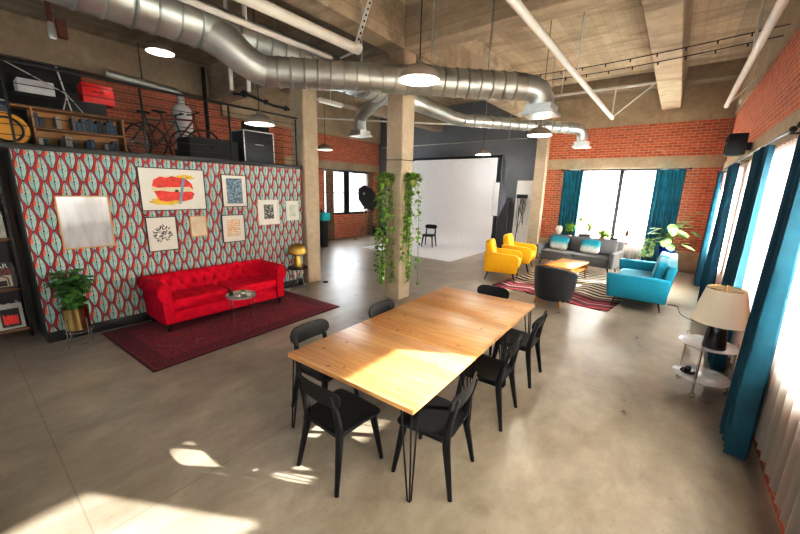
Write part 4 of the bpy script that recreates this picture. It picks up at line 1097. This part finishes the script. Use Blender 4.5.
t = thing('coat_stand', 'dark stand with a teal bag and black covers beside the left column', 'stand', (-9.95, 8.25, 0))
MB().cyl((0, 0, 0), (0, 0, 1.35), .03).cyl((0, 0, 0), (0, 0, .04), .22).build('pole', BLACKM, t)
MB().sup((.06, .0, .55), (.14, .16, .55), .5, 24, 12).build('cover', RUBBER, t)
MB().sup((.12, .05, 1.08), (.10, .22, .16), .6, 24, 12).build('bag', flat('bright_teal_fabric', (.0, .36, .38), .7), t)
MB().tube([(.0, -.5, 1.45), (0, .1, 1.20)], .02, 6).build('arm', BLACKM, t)

# ------------------------------------------------------------------ ducts, pipes and lights under the ceiling
def duct_pts(pts, step=.2):
    out = []
    for a, b in zip(pts, pts[1:]):
        a, b = Vector(a), Vector(b); n = max(1, int((b-a).length/step))
        out += [(a.lerp(b, i/n)) for i in range(n)]
    out.append(Vector(pts[-1])); return out
def ribbed(m, a, b, r, step=.2, n=28):
    a, b = Vector(a), Vector(b); L = (b-a).length; k = max(1, round(L/step)); P = [a]; RR = [r]
    for i in range(1, k):
        c = a.lerp(b, i/k); d = (b-a).normalized()
        P += [c-d*.012, c-d*.006, c-d*.003, c+d*.003, c+d*.006, c+d*.012]; RR += [r, r+.012, r-.004, r-.004, r+.012, r]
    P.append(b); RR.append(r); return m.tube(P, RR, n)
def arc(a, c, b, n=6):
    a, c, b = map(Vector, (a, c, b)); return [(a*(1-t)**2 + c*2*t*(1-t) + b*t*t) for t in [i/n for i in range(n+1)]]
def diffuser(m, c, s, h=.10):
    m.b2(c[0]-s*.55, c[0]+s*.55, c[1]-s*.55, c[1]+s*.55, c[2], c[2]+h*.4).b2(c[0]-s*.45, c[0]+s*.45, c[1]-s*.45, c[1]+s*.45, c[2]+h*.4, c[2]+h*1.4)
    return m
GD = 'galvanised air ducts'
t = thing('air_duct', 'galvanised air duct system: thick main run with three branches to square outlets', 'duct', (0, 0, 0))
ribbed(MB(), (-4.9, YF+.3, 4.0), (-4.9, 5.75, 4.0), .26, .22).build('duct_pipe', GALV, t)
MB().tube(arc((-4.9, 5.74, 4.0), (-4.9, 6.1, 4.0), (-4.85, 6.4, 3.96), 5), .25, 28).build('end_elbow', GALV, t)
for y in (-.5, 1.55, 3.3, 5.0): MB().tube([(-4.9+.268*math.cos(a), y, 4.0+.268*math.sin(a)) for a in [2*PI*k/32 for k in range(32)]], .012, 6, True).cyl((-4.9, y, 4.26), (-4.9, y, ZC), .008).build('hanger', GALVD, t)
E0 = Vector((-4.60, 2.94, 3.60)); E1 = Vector((-2.02, 5.47, 3.60))
MB().tube([(-4.9, 2.30, 3.98), (-4.80, 2.50, 3.86), (-4.72, 2.70, 3.70), (-4.66, 2.84, 3.62), E0], [.235, .225, .20, .19, .19], 28).build('elbow', GALV, t)
ribbed(MB(), E0, E1, .185, .17).build('duct_pipe', GALVD, t)
MB().tube(arc(E1, (-1.80, 5.68, 3.60), (-1.80, 5.68, 3.34), 4), .18, 28).build('elbow', GALV, t)
diffuser(MB(), (-1.80, 5.68, 3.22), .42, .10).build('outlet', GALV, t)
for f in (.35, .62, .85):
    p = E0.lerp(E1, f); MB().cyl(p+Vector((0, 0, .18)), (p.x, p.y, ZC), .012).build('hanger', GALVD, t)
MB().tube([(-4.86, 6.35, 3.97), (-4.78, 6.75, 3.95), (-4.55, 7.05, 3.84), (-4.25, 7.35, 3.70), (-4.08, 7.52, 3.66)], [.2, .18, .16, .14, .135], 24).build('elbow', GALV, t)
ribbed(MB(), (-4.08, 7.52, 3.66), (-2.26, 9.76, 3.66), .13, .22).build('duct_pipe', GALV, t)
MB().tube(arc((-2.26, 9.76, 3.66), (-2.08, 9.98, 3.66), (-2.08, 9.98, 3.40), 4), .128, 24).build('elbow', GALV, t)
diffuser(MB(), (-2.08, 9.98, 3.22), .34, .10).build('outlet', GALV, t)
for f in (.2, .8): MB().cyl((-4.08+1.7*f, 7.52+2.1*f, 3.78), (-4.08+1.7*f, 7.52+2.1*f, ZC), .01).build('hanger', GALVD, t)
MB().tube([(-5.05, 5.85, 3.93), (-5.35, 5.95, 3.90), (-5.95, 6.18, 3.74), (-6.05, 6.22, 3.66), (-6.05, 6.22, 3.40)], .135, 22).build('duct_pipe', GALV, t)
diffuser(MB(), (-6.05, 6.22, 3.28), .36, .09).build('outlet', GALVD, t)

def pipe(label, p0, p1, r, hang=(), brace=None, mat=WHITEM):
    t = thing('ceiling_pipe', label, 'pipe', p0); a = Vector(p0); v = Vector(p1)-a
    MB().cyl((0, 0, 0), v, r, n=16).build('pipe_run', mat, t)
    for f in hang:
        q = v*f; MB().cyl(q+Vector((0, 0, r)), (q.x, q.y, ZC-a.z), .012).build('hanger', mat, t)
    if brace:
        m = MB()
        for p, q in brace: m.cyl(Vector(p)-a, Vector(q)-a, .016)
        m.build('brace', mat, t)
    return t
pipe('long white pipe sloping across the middle of the ceiling', (-1.45, YF+.3, 3.8), (-1.45, 9.65, 3.8), .042, (.3, .58, .75), [((-1.45, 9.6, 3.8), (-.72, 9.6, 4.42)), ((-1.45, 9.6, 3.8), (-1.45, 9.6, 4.42))])
pipe('long white pipe along the ceiling beside the right wall', (.47, YF+.3, 3.8), (.47, 9.45, 3.8), .042, (.3, .62, .8), [((.47, 9.4, 3.8), (.80, 9.4, 4.2))])
pipe('thick white pipe ending before the main column', (-3.65, YF+.3, 3.9), (-3.65, 3.72, 3.9), .062, (.55, .8), [((-3.65, 3.72, 3.9), (-4.3, 4.0, 4.0))])
pipe('thin white pipe above the main duct', (-4.24, YF+.3, 3.95), (-4.24, 3.75, 3.92), .035, (.4, .85))
pipe('white cross pipe braced to the ceiling beam over the lounge', (-3.4, 9.6, 4.42), (-.72, 9.6, 4.42), .03, (.3,))
tag(MB().tube([(-3.66, 3.68, 3.92), (-3.72, 4.3, 4.75), (-3.73, 4.42, ZC)], .03, 8).build('ceiling_strut', WHITEM), 'slanting white strut holding the end of the thick pipe', 'strut') if 0 else None
t = thing('ceiling_strut', 'slanting perforated white strut holding the end of the thick pipe', 'strut', (-3.64, 3.66, 3.92))
d = Vector((-.06, .62, 1.36)); m = MB(); m.tube([(0, 0, 0), d], .036, 4); m.build('strut_bar', WHITEM, t)
m = MB()
for k in range(1, 16): m.ell(d*(k/16)+Vector((.036, -.018, 0)), (.012, .012, .016), 5)
m.build('holes', INK, t)
m = MB(); m.ell((0, 0, -.01), (.09, .09, .06), 8); m.build('clamp', WHITEM, t)
# wires strung across the ceiling
for i, (y, z, lab) in enumerate(((7.0, 4.28, 'thin dark wire with clips strung across the ceiling, the higher one'), (7.35, 4.26, 'thin dark wire with clips strung across the ceiling, the lower one'))):
    t = thing('ceiling_wire', lab, 'wire', (0, y, z)); P = [(-4.0+4.8*k/14, 0, -.10*math.sin(PI*k/14)) for k in range(15)]
    MB().tube(P, .007, 5).build('wire_run', RUBBER, t)
    m = MB()
    for k in range(1, 14): m.cyl(P[k], (P[k][0], 0, P[k][2]-.045), .009)
    m.build('clips', RUBBER, t)
def pendant(label, c, r=.225, pw=30):
    t = thing('pendant_lamp', label, 'lamp', c, 0, 'domed pendant lamps')
    k = r/.225
    MB().lathe([(.225*k, 0), (.222*k, .03*k), (.19*k, .09*k), (.12*k, .135*k), (.05*k, .15*k), (.04*k, .19*k), (.02*k, .2*k), (.0, .2*k)], n=36, caps=False).build('lamp_shade', SHADEM, t)
    MB().lathe([(.222*k, .002), (.215*k, .03*k), (.185*k, .08*k), (.12*k, .118*k), (0, .13*k)], n=36, caps=False).build('reflector', SHADEIN, t)
    MB().cyl((0, 0, .2*k), (0, 0, ZC-c[2]), .006).build('cord', RUBBER, t)
    MB().ell((0, 0, .055*k), (.035, .035, .05), 8).build('bulb', SHADEIN, t)
    pl = bpy.data.lights.new('pendant_light', 'POINT'); pl.energy = pw; pl.shadow_soft_size = .08; pl.color = (1, .96, .9)
    po = bpy.data.objects.new('pendant_light', pl); COL.objects.link(po); po.location = (c[0], c[1], c[2]-.03)
for lab, c in (('large domed pendant lamp right in front of the main column', (-2.43, 3.42, 3.27)), ('domed pendant lamp hanging in front of the mezzanine railing', (-5.45, 3.31, 3.06)),
               ('domed pendant lamp in front of the far brick wall, beside the left column', (-8.57, 7.3, 3.2)), ('domed pendant lamp hanging over the lounge near the far duct', (-2.27, 7.23, 3.17)),
               ('domed pendant lamp hanging before the paper backdrop roller', (-4.8, 10.18, 3.17)), ('domed pendant lamp high over the mezzanine', (-7.75, 2.83, 4.40))): pendant(lab, c, pw=10 if c[0] < -5 or c[1] < 4 else 95 if c[1] > 9 else 75)
t = thing('strip_light', 'white strip light fixture hanging beyond the left column', 'lamp', (-6.75, 5.95, 4.02))
MB().b2(-.06, .06, -.35, .35, 0, .06).build('housing', WHITEM, t); MB().cyl((0, -.33, -.02), (0, .33, -.02), .018).build('tube', SHADEIN, t); MB().cyl((0, 0, .06), (0, 0, ZC-4.02), .008).build('hanger', WHITEM, t)
pipe('thin white conduit running past the left column', (-7.4, 5.8, 3.75), (-3.9, 9.2, 3.75), .02, (.5,))
pipe('thin grey conduit across the studio wall', (-10.6, 12.2, 3.85), (-4.2, 12.2, 3.85), .018, (.1, .9), mat=GALVD)
pipe('dark vertical drain pipe left of the red mezzanine brick', (-10.7, 4.9, 2.6), (-10.7, 4.9, 5.2), .05, (), mat=BLACKM)
for i, (x, y) in enumerate(((-5.75, 3.05), (-5.6, 3.25))):
    pipe('pale vertical pipe %s beside the duct elbow' % ('left' if i == 0 else 'right'), (x, y, 3.55), (x, y, ZC), .03)
t = thing('pipe_valve', 'dark cluster of valves and pipes below the main duct', 'valve', (-5.66, 3.2, 3.5))
MB().tube([(-.15, -.1, .02), (.05, .05, .0), (.25, .35, -.12), (.4, .55, -.16)], .02, 8).build('pipe_run', RUBBER, t)
for c_, q in (((0, 0, .02), .06), ((.2, .25, -.08), .045), ((.36, .5, -.15), .045)): MB().ell(c_, (q, q, q*.9), 8).build('valve_body', BLACKM, t)
t = thing('ceiling_fixture', 'rusty red pipe fitting hanging from the dark ceiling at the upper left', 'fixture', (-7.2, 1.30, 4.02))
MB().cyl((0, 0, .10), (0, 0, ZC-4.02), .03).build('pipe_run', flat('rusty_steel', (.16, .05, .03), .8), t)
MB().lathe([(.03, 0), (.045, .05), (.03, .22), (.02, .25)], n=14).build('nozzle', SILVER, t); MB().b2(-.05, .05, .06, .16, .05, .28).build('box', flat('rusty_steel', (.16, .05, .03), .8), t)

# ------------------------------------------------------------------ mezzanine
MZ = PZ+.061
t = thing('mezzanine_railing', 'black metal railing with horizontal cables above the wallpapered wall', 'railing', (PX-.03, 0, MZ))
TR = 3.45-MZ
MB().b2(-.02, .02, YF+.2, 4.66, TR-.02, TR+.01, bev=.004).build('top_rail', BLACKM, t)
for y in (-3.4, -2.05, -.7, .64, 1.98, 3.26, 4.62): MB().b2(-.012, .012, y-.012, y+.012, 0, TR-.03).build('post', BLACKM, t)
for k in range(7):
    z = .10+.117*k; MB().cyl((0, YF+.2, z), (0, 4.62, z), .0045, n=6).build('cable', BLACKM, t)
# wooden hutch with books
hx = -7.45
t = thing('plywood_shelf', 'open plywood shelf unit full of books behind the mezzanine railing', 'shelf', (hx, 1.48, MZ))
for y in (-.52, .52): MB().b2(-.15, .15, y-.012, y+.012, 0, .58).build('side_panel', PLY, t)
for z in (.02, .31, .58): MB().b2(-.16, .16, -.72 if z > .5 else -.52, .66 if z > .5 else .52, z-.015, z+.015).build('shelf', PLY, t)
MB().b2(-.155, -.145, -.52, .52, 0, .58).build('back_panel', PLY, t)
rnd = random.Random(77)
for z in (.036, .326):
    y = -.50; k = 0
    while y < .42:
        th = rnd.uniform(.03, .06); h = rnd.uniform(.12, .215); ci = rnd.choice((0, 1, 2, 2, 5, 6, 7, 5))
        bt = thing('book', 'small %s book on the %s board of the mezzanine plywood shelf' % (NAMES[ci], 'lower' if z < .2 else 'upper'), 'book', (hx, 1.48+y+th/2, MZ+z), 0, 'books on the mezzanine shelf')
        MB().b2(-.08, .10, -th/2+.002, th/2-.002, 0, h).build('cover', bm_[ci], bt, smooth=False)
        y += th+rnd.choice((.002, .002, .002, .06, .12)); k += 1
def case(name, label, cat, loc, d, mat, edge=None, rz=0, handle=True):
    t = thing(name, label, cat, loc, rz); x, y, z = d
    MB().b2(-x/2, x/2, -y/2, y/2, 0, z, bev=.012).build('case_body', mat, t)
    if edge:
        m = MB(); e = .018
        for a in (-1, 1):
            for b in (-1, 1):
                m.box((a*x/2, b*y/2, z/2), (e, e, z)); m.box((a*x/2, 0, z/2+b*z/2), (e, y, e)); m.box((0, a*y/2, z/2+b*z/2), (x, e, e))
        m.build('edge_trim', edge, t)
    if handle: MB().tube([(x/2, -.08, z*.6), (x/2+.03, -.06, z*.6), (x/2+.03, .06, z*.6), (x/2, .08, z*.6)], .008, 6).build('handle', SILVER if edge else BLACKM, t)
    return t
case('storage_rack', 'tall dark storage rack at the back of the mezzanine', 'rack', (-8.9, 1.2, MZ), (.5, 1.9, .98), BLACK, None, handle=False)
case('toolbox', 'bright red toolbox on top of the dark rack on the mezzanine', 'toolbox', (-8.9, 2.08, MZ+.985), (.34, .46, .34), REDP)
case('white_appliance', 'pale grey boxed appliance at the far left of the mezzanine', 'appliance', (-8.9, 1.26, MZ+.985), (.40, .44, .22), TANKM, handle=False)
case('storage_bin', 'blue and white bin behind the railing at the far left of the mezzanine', 'bin', (-7.74, .66, MZ+.462), (.24, .22, .2), flat('blue_grey_plastic', (.10, .16, .24), .5), SILVER)
case('storage_chest', 'black chest under the blue bin at the far left of the mezzanine', 'trunk', (-7.6, .62, MZ), (.4, .5, .45), BLACK)
case('flight_case', 'long black flight case behind the railing, below the white tank', 'case', (-6.82, 3.10, MZ), (.5, .84, .36), RUBBER)
case('flight_case', 'black flight case with silver edges behind the railing near the left column', 'case', (-6.86, 3.98, MZ), (.5, .62, .60), flat('dark_navy_panel', (.02, .023, .03), .5), SILVER)
case('wooden_crate', 'brick coloured crate at the column end of the mezzanine', 'crate', (-6.95, 4.48, MZ), (.4, .30, .50), flat('terracotta_board', (.42, .16, .07), .8), PLY, handle=False)
t = thing('studio_monitor', 'black piece of equipment behind the crate on the mezzanine', 'equipment', (-7.6, 4.5, MZ))
MB().b2(-.2, .2, -.22, .22, 0, .95, bev=.02).build('cabinet', BLACK, t); MB().lathe([(0, 0), (.1, .0), (.12, .01), (0, .012)], (.202, 0, .7), 20, Matrix.Rotation(PI/2, 3, 'Y')).build('driver', RUBBER, t)
o = MB().sup((0, 0, .14), (.10, .26, .22), .7, 26, 14).build('hard_hat', YELP) if 0 else None
t = thing('yellow_drum', 'round orange yellow drum lying at the far left of the mezzanine', 'drum', (-7.15, .66, MZ+.222))
MB().lathe([(0, -.12), (.20, -.12), (.22, -.1), (.22, .1), (.20, .12), (0, .12)], n=30, M=Matrix.Rotation(PI/2, 3, 'Y')).build('drum_body', YELP, t); MB().tube([(.13, math.cos(a)*.15, math.sin(a)*.15) for a in [2*PI*k/24 for k in range(24)]], .015, 6, True).build('rim', BLACK, t)
t = thing('boom_stand', 'thin white boom stand standing on the mezzanine shelf', 'stand', (hx, 1.42, MZ+.60))
m = MB(); m.cyl((0, 0, 0), (0, -.10, .62), .010); m.cyl((0, .14, 0), (0, -.03, .25), .008).cyl((0, -.1, 0), (0, -.03, .22), .008); m.build('pole', SILVER, t)
MB().cyl((0, -.03, .25), (0, -.62, .55), .009).build('boom_arm', SILVER, t)
t = thing('water_heater', 'white cylindrical water tank against the brick of the mezzanine', 'water heater', (-10.35, 4.13, MZ+.45))
MB().lathe([(0, 0), (.205, 0), (.21, .02), (.21, 1.0), (.16, 1.07), (.08, 1.1), (.08, 1.18), (0, 1.18)], n=30).build('tank', TANKM, t)
MB().b2(-.2, .2, -.2, .2, -.45, 0).build('base', BLACK, t)
t = thing('flue_pipe', 'silver flue pipe running along the mezzanine wall to the white tank', 'pipe', (-10.35, 4.13, MZ+1.64))
MB().tube([(0, 0, 0), (0, 0, .12), (0, -.12, .20), (0, -.9, .24), (0, -1.5, .28)], .085, 16).build('pipe_run', GALV, t)
m = MB()
m.cyl((0, -.8, .23), (0, -.8, 1.1), .01)
m.build('hanger', BLACKM, t)
def bike(label, loc, rz, fm):
    t = thing('bicycle', label, 'bicycle', loc, rz, 'bicycles parked on the mezzanine'); r = .33
    for y in (-.5, .5):
        w_ = MB().tube([(0, y+r*math.cos(a), r+r*math.sin(a)) for a in [2*PI*k/32 for k in range(32)]], .017, 6, True).build('wheel', RUBBER, t)
        m = MB()
        for k in range(12): m.cyl((0, y, r), (0, y+r*math.cos(PI*k/6), r+r*math.sin(PI*k/6)), .0022, n=4)
        m.cyl((-.03, y, r), (.03, y, r), .02); m.build('spokes', SILVER, w_)
    m = MB(); S, H, B = Vector((0, -.20, .78)), Vector((0, .34, .82)), Vector((0, -.08, .30))
    for a, b in ((S, H), (H, B), (B, S), (S, Vector((0, -.5, r))), (B, Vector((0, -.5, r))), (H, Vector((0, .5, r)))): m.cyl(a, b, .016, n=8)
    m.build('bike_frame', fm, t)
    MB().tube([(-.26, .30, .95), (-.2, .40, .96), (0, .36, .95), (.2, .40, .96), (.26, .30, .95)], .012, 6).cyl((0, .34, .80), (0, .36, .95), .014).build('handlebar', BLACKM, t)
    MB().ell((0, -.24, .90), (.06, .13, .025), 8).cyl((0, -.20, .76), (0, -.23, .89), .013).build('saddle', RUBBER, t)
bike('dark bicycle parked on the mezzanine, the one with a green frame', (-8.3, 2.85, MZ), R(8), flat('bike_green', (.03, .09, .06), .4))
bike('dark bicycle parked on the mezzanine, the one with a red frame', (-7.9, 3.0, MZ), R(-6), flat('bike_red', (.2, .03, .03), .4))

# ------------------------------------------------------------------ light
world = bpy.data.worlds.new('World'); C.world = world; world.use_nodes = True
bg = world.node_tree.nodes['Background']; bg.inputs[0].default_value = (.86, .93, 1.0, 1); bg.inputs[1].default_value = 2.2
sun = bpy.data.lights.new('Sun', 'SUN'); sun.energy = 190; sun.angle = R(.8); sun.color = (1, .94, .84)
so = bpy.data.objects.new('Sun', sun); COL.objects.link(so)
e = R(28.4); dv = Vector((-.87*math.cos(e), -.49*math.cos(e), -math.sin(e)))
so.rotation_euler = dv.to_track_quat('-Z', 'Y').to_euler(); so.location = (8, 6, 6)
def area(name, loc, dirv, sx, sy, power, col=(1, .99, .985)):
    l = bpy.data.lights.new(name, 'AREA'); l.shape = 'RECTANGLE'; l.size = sx; l.size_y = sy; l.energy = power; l.color = col
    o = bpy.data.objects.new(name, l); COL.objects.link(o); o.location = loc; o.rotation_euler = Vector(dirv).to_track_quat('-Z', 'Z').to_euler()
    return o
K = 1.0
for a, b in WIN_R: area('window_sky_light', (XW+.6, (a+b)/2, 1.75), (-1, 0, 0), (b-a), 1.9, (540 if a > 4.5 else 110*(b-a))*K)
area('window_sky_light', ((BW[0]+BW[1])/2, YB+.6, 1.8), (0, -1, 0), 3.0, 2.1, 430*K)
area('window_sky_light', (XL-.6, (LW[0]+LW[1])/2, 1.95), (1, 0, 0), 2.6, 1.9, 300*K, (.9, .95, 1))
area('window_sky_light', (-2.3, YF-.6, 2.4), (0, 1, 0), 5.0, 3.4, 60*K)  # added fill lamp behind the camera, outside an added window
area('window_sky_light', (-8.0, YF-.6, 2.4), (0, 1, 0), 4.4, 3.4, 12*K)  # second added fill lamp, weaker, also behind the camera

# ------------------------------------------------------------------ camera
cam = bpy.data.cameras.new('Camera'); co = bpy.data.objects.new('Camera', cam); COL.objects.link(co)
cam.sensor_fit = 'HORIZONTAL'; cam.sensor_width = 36; cam.lens = 350.0/800*36; cam.clip_start = .05; cam.clip_end = 100
p, r, yr = R(12.5), R(1.41), R(37.6)
fw = Vector((0, math.cos(p), -math.sin(p))); up = Vector((0, math.sin(p), math.cos(p))); rt = Vector((1, 0, 0))
rt2 = rt*math.cos(r)+up*math.sin(r); up2 = -rt*math.sin(r)+up*math.cos(r)
Rz = Matrix.Rotation(yr, 3, 'Z'); rt2, up2, fw = Rz @ rt2, Rz @ up2, Rz @ fw
M = Matrix((rt2, up2, -fw)).transposed().to_4x4(); M.translation = (0, 0, 2.1); co.matrix_world = M
C.camera = co
C.view_settings.view_transform = 'Standard'; C.view_settings.look = 'None'; C.view_settings.exposure = 0.33; C.view_settings.gamma = 1.0
C.view_settings.use_curve_mapping = True
_cm = C.view_settings.curve_mapping; _cv = _cm.curves[3]
for q in ((.08, .055), (.30, .29), (.65, .72)): _cv.points.new(*q)
_cm.update()
C.cycles.use_denoising = True; C.cycles.max_bounces = 8; C.cycles.diffuse_bounces = 5; C.cycles.transparent_max_bounces = 12
C.cycles.sample_clamp_indirect = 8.0; C.cycles.caustics_reflective = False; C.cycles.caustics_refractive = False
